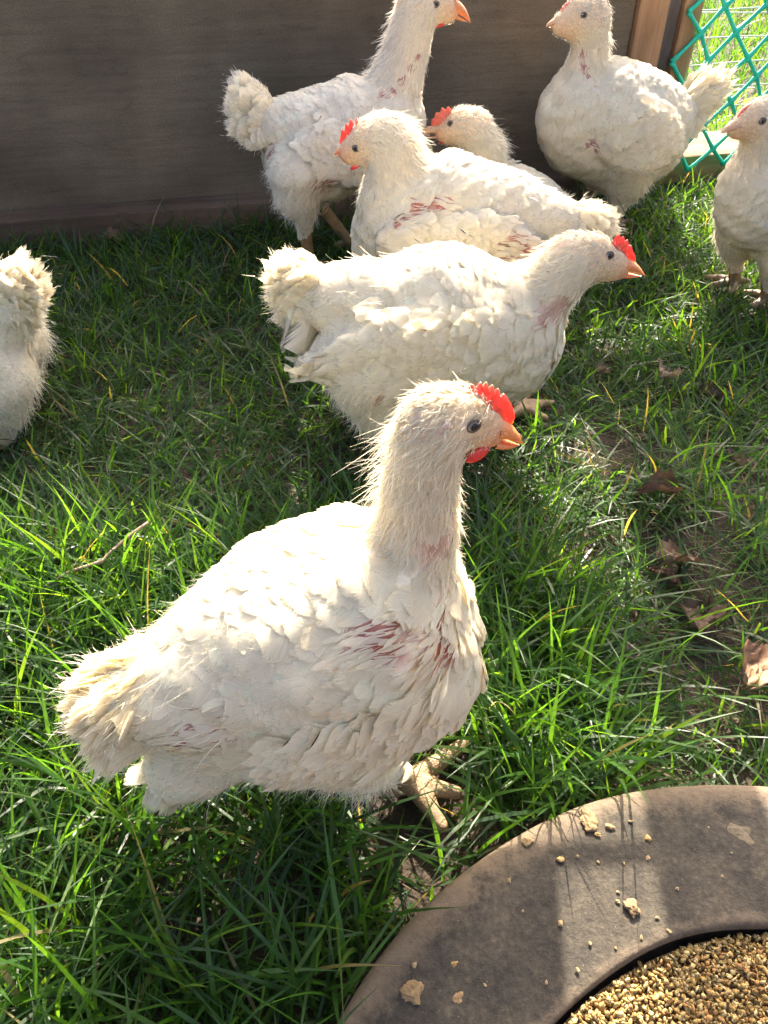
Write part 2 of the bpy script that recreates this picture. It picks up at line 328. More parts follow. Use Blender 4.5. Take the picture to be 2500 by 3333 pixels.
BIRDS = {'A': {'loc': (0.0167, 0.3607, 0.0),
       'phi': 20,
       'side': -1,
       'h': 0.0036,
       'chains': [('trunk', 1.06,
                   [(-0.1997, -0.0, 0.187, 0.0159), (-0.1851, 0.0, 0.1849, 0.0272), (-0.1627, -0.0, 0.1818, 0.0382), (-0.1236, 0.0, 0.1896, 0.0563),
                    (-0.0818, -0.0, 0.2017, 0.0705), (-0.0416, -0.0, 0.2049, 0.0748), (-0.0105, 0.0, 0.1921, 0.0618), (0.0016, 0.0, 0.2099, 0.036)]),
                  ('belly', 1.0, [(-0.1684, -0.0, 0.1042, 0.0351), (-0.1142, -0.0, 0.1436, 0.0471), (-0.0583, 0.0, 0.1364, 0.0608), (-0.0176, -0.0, 0.1604, 0.0568)]),
                  ('neck', 0.95,
                   [(0.0019, -0.0, 0.2383, 0.0303), (0.0055, 0.0, 0.2763, 0.0235), (0.0063, 0.0, 0.3077, 0.0202), (0.0081, 0.0, 0.3346, 0.0186),
                    (0.0155, 0.0, 0.3549, 0.0181)]),
                  ('head', 0.78, [(0.0133, -0.0, 0.3581, 0.0204), (0.0287, -0.0, 0.3567, 0.0185), (0.0445, -0.0, 0.3471, 0.0133), (0.0513, -0.0, 0.3413, 0.0101)])],
       'wing': {'sh': (0.0297, 0.1825), 'tip': (-0.122, 0.1457), 'hh': 0.0479, 'lat': 0.052},
       'tail': {'stub': (-0.1712, -0.0, 0.186),
                'tips': [(-0.2029, 0.218), (-0.223, 0.2129), (-0.2448, 0.2006), (-0.2444, 0.1857), (-0.2422, 0.1617), (-0.2371, 0.1381)],
                'n': 30,
                'w': 0.024},
       'eye': (0.0309, 0.3614),
       'ear': (0.0131, 0.363),
       'beak': [(0.0556, 0.3501), (0.0532, 0.3287), (0.0726, 0.3276), (0.0653, 0.3443)],
       'comb': [[(0.0309, 0.3707), (0.0397, 0.3668), (0.0487, 0.3601), (0.0543, 0.3538), (0.0581, 0.3471), (0.0606, 0.3421)],
                [(0.0305, 0.3752), (0.033, 0.3769), (0.0354, 0.3794), (0.0386, 0.3762), (0.0412, 0.3794), (0.0432, 0.374), (0.0448, 0.3786), (0.047, 0.3709),
                 (0.0489, 0.3758), (0.0512, 0.368), (0.0528, 0.3728), (0.055, 0.3658), (0.0569, 0.3683), (0.0598, 0.3641), (0.0624, 0.3599), (0.0654, 0.3532),
                 (0.0663, 0.3486), (0.0659, 0.3445)]],
       'wattle': [(0.0403, 0.3319, 0.0084, 0.0048, -25.0)],
       'thigh': [(-0.0902, -0.042, 0.1649, 0.0307), (-0.055, -0.042, 0.1015, 0.0195), (-0.0387, -0.042, 0.0607, 0.009)],
       'legs': [{'shank': [(-0.0521, -0.045, 0.1066), (-0.0076, -0.0301, 0.012)],
                 'r': (0.011, 0.0095),
                 'toes': [[(-0.0066, -0.0327, 0.016), (0.0167, -0.0276, 0.016), (0.051, -0.017, 0.016)],
                          [(-0.0074, -0.0347, 0.016), (-0.0008, -0.0545, 0.016), (0.0033, -0.079, 0.016)],
                          [(-0.0092, -0.034, 0.016), (-0.0216, -0.0339, 0.016), (-0.0307, -0.0306, 0.016)],
                          [(-0.0066, -0.0327, 0.016), (0.0075, -0.0445, 0.016), (0.0256, -0.0563, 0.016)]]},
                {'lat': 0.05, 'ds': 0.0}],
       'patches': [((0.0326, 0.0, 0.1468), 0.0272, 'r', (0.2844, 0.5521, -0.7838)), ((-0.023, 0.0, 0.171), 0.0224, 'r', (0.2032, 0.5836, -0.7862)),
                   ((0.0189, 0.0, 0.2547), 0.0187, 'f', (0.3043, 0.642, -0.7037)), ((0.0293, 0.0, 0.2769), 0.0109, 'f', (0.3321, 0.6572, -0.6766)),
                   ((-0.1641, -0.0, 0.1158), 0.0286, 'p', (-0.0414, 0.5509, -0.8335)), ((-0.1441, -0.0, 0.1473), 0.0172, 'p', (-0.0087, 0.5762, -0.8173)),
                   ((-0.1782, 0.0, 0.1733), 0.0075, 'r', (-0.0701, 0.5965, -0.7995)), ((-0.0269, -0.0, 0.2907), 0.0087, 'f', (0.2329, 0.6918, -0.6835)),
                   ((-0.041, 0.0, 0.2264), 0.0082, 'f', (0.1868, 0.6348, -0.7497))]},
 'B1': {'loc': (-0.1205, 1.3758, 0.0),
        'phi': 12,
        'side': -1,
        'h': 0.005,
        'chains': [('trunk', 1.05,
                    [(-0.081, -0.0, 0.2494, 0.0196), (-0.0554, -0.0, 0.2409, 0.0365), (-0.0027, -0.0, 0.2257, 0.0633), (0.068, -0.0, 0.2309, 0.073),
                     (0.1236, 0.0, 0.2349, 0.0655), (0.154, 0.0, 0.2332, 0.0407)]),
                   ('belly', 1.0, [(-0.0446, 0.0, 0.188, 0.0392), (0.0101, -0.0, 0.1769, 0.0619), (0.0991, 0.0, 0.1862, 0.0638)]),
                   ('neck', 0.95,
                    [(0.1275, -0.0, 0.261, 0.0508), (0.1467, 0.0, 0.3013, 0.0393), (0.1599, 0.0, 0.3404, 0.0333), (0.1698, -0.0, 0.3718, 0.0306),
                     (0.1788, 0.0, 0.3962, 0.0302)]),
                   ('head', 0.78, [(0.1749, 0.0, 0.4005, 0.0309), (0.1972, -0.0, 0.3998, 0.0274), (0.2185, -0.0, 0.3918, 0.021), (0.2277, -0.0, 0.3884, 0.016)])],
        'wing': {'sh': (0.1484, 0.2101), 'tip': (-0.0454, 0.2002), 'hh': 0.055, 'lat': 0.062},
        'tail': {'stub': (-0.061, 0.0, 0.2455),
                 'tips': [(-0.1076, 0.3068), (-0.1257, 0.3226), (-0.1425, 0.2954), (-0.1509, 0.2465), (-0.1342, 0.2158), (-0.1014, 0.2028)],
                 'n': 26,
                 'w': 0.03},
        'eye': (0.1997, 0.4025),
        'ear': (0.1743, 0.3949),
        'beak': [(0.2381, 0.4022), (0.2321, 0.3777), (0.2598, 0.3742), (0.2545, 0.3937)],
        'comb': [[(0.2038, 0.4177), (0.2226, 0.4123), (0.2381, 0.4022)],
                 [(0.2036, 0.4213), (0.2124, 0.4222), (0.2222, 0.4183), (0.2299, 0.4133), (0.2416, 0.4063), (0.2443, 0.4001)]],
        'wattle': [(0.2149, 0.3759, 0.0124, 0.0058, -30.0)],
        'thigh': [(-0.0327, -0.042, 0.1711, 0.047), (-0.0352, -0.042, 0.1391, 0.0334), (-0.0277, -0.042, 0.11, 0.0194)],
        'legs': [{'shank': [(-0.0291, -0.045, 0.1019), (-0.0207, -0.0168, 0.012)],
                  'r': (0.012, 0.01),
                  'toes': [[(-0.021, -0.0182, 0.01), (0.0041, -0.0336, 0.01), (0.0324, -0.0436, 0.01)],
                           [(-0.021, -0.0182, 0.01), (-0.0084, -0.0603, 0.01), (0.0082, -0.0886, 0.01)],
                           [(-0.021, -0.0182, 0.01), (-0.0389, -0.0043, 0.01), (-0.0521, 0.0067, 0.01)]]},
                 {'lat': 0.05, 'ds': 0.055}],
        'patches': [((-0.0673, 0.0, 0.1969), 0.0202, 'p', (0.0702, 0.9532, -0.2942)), ((0.0164, 0.0, 0.1456), 0.0306, 'p', (0.1263, 0.9374, -0.3244)),
                    ((0.0492, 0.0, 0.1472), 0.0226, 'p', (0.1482, 0.9349, -0.3225)), ((0.1793, -0.0, 0.3311), 0.0082, 'p', (0.2407, 0.9497, -0.2002)),
                    ((0.1682, 0.0, 0.3138), 0.009, 'p', (0.2329, 0.9491, -0.212)), ((0.1546, -0.0, 0.2962), 0.0099, 'p', (0.2234, 0.9486, -0.2241)),
                    ((0.1392, 0.0, 0.2813), 0.0099, 'p', (0.2127, 0.9486, -0.2344)), ((0.122, -0.0, 0.2718), 0.0099, 'p', (0.201, 0.9494, -0.2412))]},
 'B2': {'loc': (0.4502, 1.562, 0.0),
        'phi': 190,
        'side': 1,
        'h': 0.005,
        'chains': [('trunk', 1.08,
                    [(-0.1053, 0.0, 0.1955, 0.0315), (-0.072, 0.0, 0.1906, 0.0613), (-0.0204, -0.0, 0.1931, 0.087), (0.0374, 0.0, 0.2061, 0.0912),
                     (0.0965, 0.0, 0.2089, 0.0718), (0.1214, 0.0, 0.1966, 0.048)]),
                   ('belly', 1.05, [(-0.0608, -0.0, 0.1416, 0.0626), (0.0043, 0.0, 0.1367, 0.0713), (0.084, -0.0, 0.1641, 0.0664)]),
                   ('neck', 0.95, [(0.0976, -0.0, 0.2399, 0.0488), (0.091, -0.0, 0.2807, 0.0363), (0.09, 0.0, 0.3167, 0.0292), (0.0979, -0.0, 0.3448, 0.0304)]),
                   ('head', 0.8, [(0.1002, -0.0, 0.3572, 0.0381), (0.1204, -0.0, 0.3578, 0.0333), (0.1411, -0.0, 0.353, 0.0222), (0.1491, 0.0, 0.3512, 0.0174)])],
        'wing': {'sh': (0.0692, 0.2128), 'tip': (-0.0712, 0.1579), 'hh': 0.066, 'lat': 0.08},
        'tail': {'stub': (-0.0976, 0.0, 0.1999),
                 'tips': [(-0.1644, 0.2859), (-0.2042, 0.2785), (-0.2093, 0.2578), (-0.1948, 0.2195), (-0.1585, 0.1517)],
                 'n': 24,
                 'w': 0.02},
        'eye': (0.1208, 0.3681),
        'ear': (0.0918, 0.3545),
        'beak': [(0.1525, 0.3614), (0.1424, 0.3407), (0.1695, 0.3491), (0.1681, 0.3558)],
        'comb': [[(0.1276, 0.3847), (0.1402, 0.3771), (0.1531, 0.3654)], [(0.1242, 0.3885), (0.1355, 0.3875), (0.1414, 0.3837), (0.1487, 0.3786), (0.1566, 0.3669)]],
        'wattle': [(0.1339, 0.3419, 0.0111, 0.004, 20.0)],
        'thigh': [(-0.0062, 0.042, 0.1363, 0.0583), (-0.0096, 0.042, 0.0994, 0.0377), (-0.0058, 0.042, 0.0733, 0.0218)],
        'legs': [{'shank': [(-0.0062, 0.045, 0.067), (-0.0045, 0.0315, 0.012)],
                  'r': (0.013, 0.011),
                  'toes': [[(-0.0068, 0.0268, 0.01), (0.025, 0.0449, 0.01), (0.0527, 0.054, 0.01)],
                           [(-0.0068, 0.0268, 0.01), (0.0247, 0.0681, 0.01), (0.0438, 0.0919, 0.01)],
                           [(-0.0068, 0.0268, 0.01), (-0.0252, 0.03, 0.01), (-0.0427, 0.0283, 0.01)]]},
                 {'lat': -0.055, 'ds': 0.02}],
        'patches': [((0.053, 0.0, 0.146), 0.0177, 'p', (-0.3958, -0.8735, -0.2836)), ((0.1023, -0.0, 0.3043), 0.009, 'p', (-0.3793, -0.9044, -0.1956)),
                    ((0.0956, -0.0, 0.2867), 0.0091, 'p', (-0.382, -0.901, -0.2057)), ((0.0854, 0.0, 0.2694), 0.01, 'p', (-0.3864, -0.8968, -0.2153)),
                    ((0.0782, -0.0, 0.2542), 0.0092, 'p', (-0.3894, -0.8934, -0.2238)), ((-0.0268, 0.0, 0.1162), 0.009, 'r', (-0.4327, -0.8522, -0.2941)),
                    ((-0.1138, -0.0, 0.1748), 0.0106, 'r', (-0.477, -0.8407, -0.2564))]},
 'B3': {'loc': (0.0769, 1.1544, 0.0),
        'phi': 175,
        'side': 1,
        'h': 0.0045,
        'chains': [('trunk', 1.06,
                    [(-0.203, 0.0, 0.1702, 0.0207), (-0.1654, 0.0, 0.171, 0.0386), (-0.0962, 0.0, 0.1776, 0.0634), (-0.02, -0.0, 0.1861, 0.0744),
                     (0.042, 0.0, 0.1778, 0.0639), (0.0663, 0.0, 0.1735, 0.0502)]),
                   ('belly', 1.0, [(-0.1143, 0.0, 0.1373, 0.0423), (-0.0159, 0.0, 0.1337, 0.0675), (0.0626, 0.0, 0.1381, 0.0569), (0.0912, 0.0, 0.1298, 0.0387)]),
                   ('neck', 0.95, [(0.0596, -0.0, 0.2012, 0.0535), (0.058, 0.0, 0.2375, 0.043), (0.0636, -0.0, 0.2659, 0.037), (0.0756, 0.0, 0.278, 0.0315)]),
                   ('head', 0.8, [(0.0795, 0.0, 0.2779, 0.0328), (0.0967, -0.0, 0.2725, 0.0316), (0.1182, 0.0, 0.2619, 0.0219), (0.127, -0.0, 0.2579, 0.016)])],
        'wing': {'sh': (0.0753, 0.152), 'tip': (-0.1521, 0.1601), 'hh': 0.0503, 'lat': 0.07},
        'tail': {'stub': (-0.1956, -0.0, 0.1741),
                 'tips': [(-0.2497, 0.1923), (-0.2803, 0.1797), (-0.279, 0.1631), (-0.2721, 0.1467), (-0.2387, 0.1419)],
                 'n': 20,
                 'w': 0.022},
        'eye': (0.1152, 0.27),
        'ear': (0.0964, 0.2593),
        'beak': [(0.1313, 0.2691), (0.1273, 0.2471), (0.1472, 0.2548), (0.1428, 0.2638)],
        'comb': [[(0.1064, 0.2882), (0.1216, 0.2829), (0.1333, 0.2678)],
                 [(0.1042, 0.2967), (0.1067, 0.3027), (0.1114, 0.2965), (0.1158, 0.3042), (0.1193, 0.2964), (0.1243, 0.3034), (0.1272, 0.2938), (0.1317, 0.2979),
                  (0.1327, 0.2875), (0.1372, 0.2887), (0.1397, 0.2763), (0.1419, 0.2701)]],
        'wattle': [(0.1164, 0.2429, 0.0114, 0.004, 35.0)],
        'thigh': [(-0.0528, 0.042, 0.1145, 0.0425), (-0.0344, 0.042, 0.0684, 0.0291), (-0.0212, 0.042, 0.0442, 0.0192)],
        'legs': [{'shank': [(-0.0173, 0.045, 0.0644), (-0.0005, 0.0224, 0.012)],
                  'r': (0.012, 0.01),
                  'toes': [[(-0.0004, 0.0187, 0.01), (0.0213, 0.0359, 0.01), (0.0431, 0.0439, 0.01)],
                           [(-0.0004, 0.0187, 0.01), (0.0092, 0.0529, 0.01), (0.0156, 0.0726, 0.01)]]},
                 {'lat': -0.05, 'ds': 0.03}],
        'patches': [((0.0557, -0.0, 0.1634), 0.021, 'r', (0.064, -0.9282, -0.3664)), ((0.0247, -0.0, 0.1819), 0.0208, 'r', (0.0394, -0.9344, -0.354)),
                    ((-0.006, 0.0, 0.1897), 0.0179, 'r', (0.0146, -0.9372, -0.3486)), ((-0.1303, 0.0, 0.1197), 0.0391, 'p', (-0.0841, -0.9146, -0.3956)),
                    ((-0.1004, 0.0, 0.0999), 0.0288, 'p', (-0.0602, -0.9104, -0.4093)), ((-0.1472, 0.0, 0.1528), 0.0098, 'r', (-0.0983, -0.9227, -0.3727)),
                    ((0.0979, 0.0, 0.176), 0.007, 'r', (0.0979, -0.9291, -0.3567))]},
 'B5': {'loc': (0.2474, 1.4166, 0.0),
        'phi': 185,
        'side': 1,
        'h': 0.0055,
        'chains': [('trunk', 1.06, [(-0.0573, -0.0, 0.0687, 0.036), (-0.025, -0.0, 0.0825, 0.0527), (0.0157, -0.0, 0.0989, 0.0572), (0.0504, -0.0, 0.1058, 0.0435)]),
                   ('belly', 1.0, [(-0.0261, -0.0, 0.074, 0.0512), (0.0355, -0.0, 0.0845, 0.0542)]),
                   ('neck', 0.95, [(0.0661, -0.0, 0.1387, 0.0379), (0.0741, 0.0, 0.1819, 0.0338), (0.0903, -0.0, 0.2109, 0.0317)]),
                   ('head', 0.8, [(0.0976, -0.0, 0.2214, 0.0339), (0.1176, -0.0, 0.2234, 0.0315), (0.1372, 0.0, 0.218, 0.0213), (0.1466, 0.0, 0.2153, 0.0158)])],
        'wing': {'sh': (0.0578, 0.1076), 'tip': (-0.0562, 0.0789), 'hh': 0.0456, 'lat': 0.062},
        'tail': {'stub': (-0.0585, -0.0, 0.0898), 'tips': [(-0.0775, 0.1059), (-0.102, 0.0884), (-0.1019, 0.0629)], 'n': 12, 'w': 0.022},
        'eye': (0.1377, 0.2347),
        'ear': (0.1144, 0.2255),
        'beak': [(0.1519, 0.2272), (0.1485, 0.2065), (0.1838, 0.2118), (0.1755, 0.2248)],
        'comb': [[(0.1349, 0.2462), (0.1501, 0.2373), (0.159, 0.2252)],
                 [(0.1352, 0.2526), (0.141, 0.257), (0.1446, 0.2514), (0.151, 0.2558), (0.1545, 0.2474), (0.1608, 0.2482), (0.1635, 0.239), (0.1674, 0.2377),
                  (0.1693, 0.2276)]],
        'wattle': [(0.148, 0.2044, 0.0079, 0.0039, 0.0)],
        'thigh': [(-0.0053, 0.042, 0.0654, 0.0423), (-0.0009, 0.042, 0.0309, 0.0258)],
        'legs': [{'lat': 0.05, 'ds': 0.0}, {'lat': -0.05, 'ds': 0.03}],
        'patches': []},
 'B4': {'loc': (0.1567, 0.8403, 0.0),
        'phi': 5,
        'side': -1,
        'h': 0.004,
        'chains': [('trunk', 1.06,
                    [(-0.2473, -0.0, 0.2141, 0.0238), (-0.216, -0.0, 0.2035, 0.0374), (-0.1679, -0.0, 0.1873, 0.0576), (-0.0908, -0.0, 0.179, 0.0802),
                     (-0.0279, -0.0, 0.1608, 0.076), (0.0071, 0.0, 0.1529, 0.0564)]),
                   ('belly', 1.0, [(-0.205, -0.0, 0.1349, 0.0371), (-0.1455, -0.0, 0.1254, 0.0512), (-0.0595, -0.0, 0.1274, 0.0731), (-0.0096, -0.0, 0.1216, 0.0599)]),
                   ('neck', 0.95, [(-0.0018, -0.0, 0.1809, 0.0508), (0.0263, -0.0, 0.2005, 0.0371), (0.0456, -0.0, 0.2199, 0.0312), (0.0576, -0.0, 0.2363, 0.0287)]),
                   ('head', 0.78, [(0.06, -0.0, 0.2417, 0.0291), (0.0799, -0.0, 0.2421, 0.0276), (0.1051, -0.0, 0.2333, 0.0198), (0.1158, -0.0, 0.2289, 0.0145)])],
        'wing': {'sh': (-0.0183, 0.1724), 'tip': (-0.2294, 0.1613), 'hh': 0.0575, 'lat': 0.066},
        'tail': {'stub': (-0.2291, -0.0, 0.2087),
                 'tips': [(-0.2543, 0.2604), (-0.2791, 0.2655), (-0.2956, 0.2529), (-0.2989, 0.223), (-0.2924, 0.1942), (-0.2825, 0.1747)],
                 'n': 30,
                 'w': 0.026},
        'eye': (0.0958, 0.2516),
        'ear': (0.0783, 0.2458),
        'beak': [(0.1224, 0.2393), (0.1152, 0.2159), (0.1456, 0.2192), (0.1342, 0.2355)],
        'comb': [[(0.1059, 0.2607), (0.1151, 0.2478), (0.1252, 0.2364)],
                 [(0.1051, 0.2671), (0.1085, 0.2691), (0.111, 0.2648), (0.1138, 0.2668), (0.1165, 0.2613), (0.1195, 0.2623), (0.1221, 0.2557), (0.1253, 0.2556),
                  (0.1279, 0.249), (0.1324, 0.2433), (0.1341, 0.2361)]],
        'wattle': [(0.1006, 0.2214, 0.0107, 0.0032, -15.0)],
        'thigh': [(-0.1755, -0.042, 0.1261, 0.0492), (-0.1587, -0.042, 0.0785, 0.0347), (-0.1409, -0.042, 0.0493, 0.0201)],
        'legs': [{'shank': [(-0.0302, -0.045, 0.0945), (-0.0003, 0.0046, 0.012)],
                  'r': (0.012, 0.01),
                  'toes': [[(0.0005, 0.0074, 0.01), (0.028, 0.0321, 0.01), (0.0634, 0.0447, 0.01)],
                           [(-0.0006, 0.0021, 0.01), (0.0086, -0.0144, 0.01), (0.0186, -0.0255, 0.01)]]},
                 {'lat': 0.05, 'ds': 0.02}],
        'patches': [((-0.2346, -0.0, 0.1584), 0.0199, 'r', (-0.0056, 0.8723, -0.489)), ((-0.1481, -0.0, 0.0716), 0.0236, 'p', (0.0818, 0.8295, -0.5525)),
                    ((-0.1275, -0.0, 0.0843), 0.0176, 'p', (0.103, 0.8338, -0.5424)), ((0.0367, -0.0, 0.167), 0.0246, 'f', (0.2723, 0.843, -0.4638)),
                    ((0.0562, -0.0, 0.1873), 0.0188, 'f', (0.2934, 0.8463, -0.4447)), ((0.0463, -0.0, 0.1788), 0.0189, 'f', (0.2829, 0.8454, -0.453)),
                    ((-0.0049, -0.0, 0.1048), 0.007, 'p', (0.2251, 0.826, -0.5168)), ((0.0048, -0.0, 0.0975), 0.0059, 'p', (0.2334, 0.821, -0.521))]},
 'B6': {'loc': (0.67, 1.2366, 0.0),
        'phi': 197,
        'side': 1,
        'h': 0.0055,
        'chains': [('trunk', 1.08, [(-0.0508, -0.0, 0.168, 0.0444), (0.0113, -0.0, 0.1888, 0.0623), (0.0752, 0.0, 0.1988, 0.064), (0.1069, -0.0, 0.1985, 0.0495)]),
                   ('belly', 1.05, [(-0.0293, -0.0, 0.1371, 0.057), (0.0343, -0.0, 0.1406, 0.0637), (0.0896, -0.0, 0.16, 0.0595)]),
                   ('neck', 0.95, [(0.1095, -0.0, 0.2226, 0.0432), (0.1156, -0.0, 0.2593, 0.0314), (0.1258, 0.0, 0.2854, 0.0288)]),
                   ('head', 0.8, [(0.1305, -0.0, 0.2932, 0.0306), (0.148, -0.0, 0.2921, 0.0272), (0.1652, -0.0, 0.2861, 0.0173), (0.1723, -0.0, 0.2842, 0.0133)])],
        'wing': {'sh': (0.0752, 0.1872), 'tip': (-0.053, 0.1518), 'hh': 0.044, 'lat': 0.068},
        'tail': {'stub': (-0.0472, -0.0, 0.1756), 'tips': [(-0.0904, 0.2138), (-0.1304, 0.1888), (-0.1355, 0.1441)], 'n': 14, 'w': 0.026},
        'eye': (0.1499, 0.2982),
        'ear': (0.1269, 0.289),
        'beak': [(0.1744, 0.2942), (0.1573, 0.273), (0.1888, 0.2807), (0.1887, 0.2868)],
        'comb': [[(0.1537, 0.3132), (0.1663, 0.3057), (0.172, 0.294)], [(0.1535, 0.3167), (0.162, 0.315), (0.1697, 0.3108), (0.1748, 0.304), (0.1769, 0.2969)]],
        'wattle': [(0.1568, 0.2727, 0.0067, 0.0033, 0.0)],
        'thigh': [(0.0398, 0.042, 0.1265, 0.0501), (0.0423, 0.042, 0.0964, 0.0344), (0.0411, 0.042, 0.0712, 0.0213)],
        'legs': [{'shank': [(0.0693, 0.045, 0.0874), (0.0269, 0.0168, 0.012)],
                  'r': (0.012, 0.01),
                  'toes': [[(0.0237, 0.0136, 0.01), (0.0334, 0.0017, 0.01), (0.0454, -0.0109, 0.01)],
                           [(0.0237, 0.0136, 0.01), (0.051, 0.0315, 0.01), (0.0731, 0.0367, 0.01)],
                           [(0.0237, 0.0136, 0.01), (0.0124, 0.0171, 0.01), (-0.0027, 0.0217, 0.01)]]},
                 {'lat': -0.05, 'ds': 0.03}],
        'patches': []},
 'B7': {'loc': (-0.5882, 0.8724, 0.0),
        'phi': 178,
        'side': 1,
        'h': 0.005,
        'chains': [('trunk', 1.06,
                    [(-0.1225, -0.0, 0.1713, 0.0352), (-0.093, 0.0, 0.1532, 0.0519), (-0.0375, -0.0, 0.1458, 0.0754), (0.0074, -0.0, 0.1513, 0.0723),
                     (0.043, -0.0, 0.1506, 0.0521)]),
                   ('belly', 1.0, [(-0.0865, 0.0, 0.1004, 0.043), (-0.0227, -0.0, 0.0922, 0.0662), (0.0423, -0.0, 0.0977, 0.0601)]),
                   ('neck', 0.95, [(0.0289, -0.0, 0.1821, 0.051), (0.03, -0.0, 0.2292, 0.0328), (0.0253, 0.0, 0.2626, 0.0278)]),
                   ('head', 0.8, [(0.0254, -0.0, 0.268, 0.0276), (0.0404, 0.0, 0.2651, 0.0256), (0.0631, 0.0, 0.2577, 0.0172)])],
        'wing': {'sh': (0.0183, 0.1473), 'tip': (-0.1107, 0.1338), 'hh': 0.0516, 'lat': 0.066},
        'tail': {'stub': (-0.1044, 0.0, 0.1691),
                 'tips': [(-0.1465, 0.2263), (-0.1668, 0.2345), (-0.1816, 0.2325), (-0.1907, 0.2038), (-0.1816, 0.1611), (-0.1575, 0.1253)],
                 'n': 26,
                 'w': 0.026},
        'eye': (0.0412, 0.275),
        'ear': (0.0251, 0.27),
        'beak': [(0.0678, 0.2647), (0.0731, 0.2454), (0.0925, 0.2507), (0.0827, 0.2591)],
        'comb': [[(0.0341, 0.289), (0.0528, 0.2783), (0.0689, 0.2647)], [(0.0315, 0.2943), (0.0408, 0.2915), (0.0515, 0.2862), (0.065, 0.2755)]],
        'wattle': [(0.0625, 0.2463, 0.0086, 0.0032, 0.0)],
        'thigh': [(-0.098, 0.042, 0.0923, 0.0473), (-0.0835, 0.042, 0.0497, 0.0335), (-0.0701, 0.042, 0.0197, 0.0162)],
        'legs': [{'shank': [(-0.0916, 0.045, 0.0524), (-0.0893, 0.0504, 0.012)],
                  'r': (0.012, 0.01),
                  'toes': [[(-0.0876, 0.0478, 0.01), (-0.0703, 0.0586, 0.01), (-0.0542, 0.0642, 0.01)],
                           [(-0.0876, 0.0478, 0.01), (-0.0856, 0.073, 0.01), (-0.0806, 0.083, 0.01)]]},
                 {'lat': -0.05, 'ds': 0.03}],
        'patches': [((-0.127, -0.0, 0.1134), 0.0201, 'p', (0.4443, -0.7699, -0.4581)), ((-0.1109, -0.0, 0.1009), 0.0131, 'r', (0.4535, -0.761, -0.464))]}}

# ------------------------------------------------------------------ implicit bird bodies
def smin(a, b, k):
    h = np.clip(0.5 + 0.5 * (b - a) / k, 0, 1)
    return b + (a - b) * h - k * h * (1 - h)

class Field:
    def __init__(s): s.groups = []; s.seed = 0.0
    def add(s, region, segs, kin, kout, flow=None, ell=None): s.groups.append((region, segs, kin, kout, flow, ell))
    @staticmethod
    def seg(P, a, b, ra, rb, ys):
        q = P - a
        if ys != 1.0: q = q * np.array([1, 1 / ys, 1], np.float32)
        ba = b - a
        if ys != 1.0: ba = ba * np.array([1, 1 / ys, 1], np.float32)
        h = np.clip((q @ ba) / max(float(ba @ ba), 1e-12), 0, 1)
        d = np.sqrt(np.maximum((q * q).sum(1) - 2 * h * (q @ ba) + h * h * float(ba @ ba), 0))
        return d - (ra + (rb - ra) * h)
    def group(s, P, g):
        reg, segs, kin, kout, flow, ell = g
        if ell is not None:
            c, ax, sz = ell
            q = (P - c) @ ax.T
            f = 1 - 0.5 * np.clip((q[:, :1] / sz[0] + 0.4) / 1.4, 0, 1) ** 1.5
            sz = np.concatenate([np.full_like(f, sz[0]), sz[1] * f, sz[2] * f], 1); q = q / sz
            k0 = np.sqrt((q * q).sum(1)) + 1e-9; k1 = np.sqrt(((q / sz) ** 2).sum(1)) + 1e-9
            return k0 * (k0 - 1) / k1
        d = None
        for (a, b, ra, rb, ys) in segs:
            e = s.seg(P, a, b, ra, rb, ys); d = e if d is None else smin(d, e, kin)
        return d
    def __call__(s, P, full=False):
        P = np.asarray(P, np.float32); d = None; raw = []
        for g in s.groups:
            e = s.group(P, g)
            if g[0] in ('trunk', 'belly', 'wing'):      # plumage lies in uneven clumps
                x, y, z = P[:, 0], P[:, 1], P[:, 2]; q0 = s.seed
                e = e - 0.0019 * np.sin(x * 85 + q0 + 2 * np.sin(z * 60)) * np.sin(z * 95 + y * 40 + q0) - 0.0010 * np.sin(x * 210 + z * 130 + q0) * np.sin(z * 190 - y * 160)
            if full: raw.append(e)
            d = e if d is None else smin(d, e, g[3])
        return (d, np.stack(raw, 1)) if full else d
    def grad(s, P, e=0.0012):
        d0 = s(P); G = np.empty_like(P)
        for i in range(3):
            Q = P.copy(); Q[:, i] += e; G[:, i] = s(Q) - d0
        return d0, norm(G)
    def flow(s, P):
        d, raw = s(P, True); w = np.exp(-np.clip(raw - raw.min(1, keepdims=True), 0, 1) / 0.012); out = np.zeros_like(P)
        for i, g in enumerate(s.groups):
            reg, segs, kin, kout, fl, ell = g
            if ell is not None: out += w[:, i:i + 1] * fl; continue
            dd = np.stack([s.seg(P, *q) for q in segs], 1); ww = np.exp(-(dd - dd.min(1, keepdims=True)) / 0.012)
            vec = np.stack([norm(q[1] - q[0]) for q in segs])
            v = norm(ww @ vec) * fl[0] + np.array(fl[1:], np.float32)
            out += w[:, i:i + 1] * norm(v)
        return norm(out), np.argmin(raw, 1)

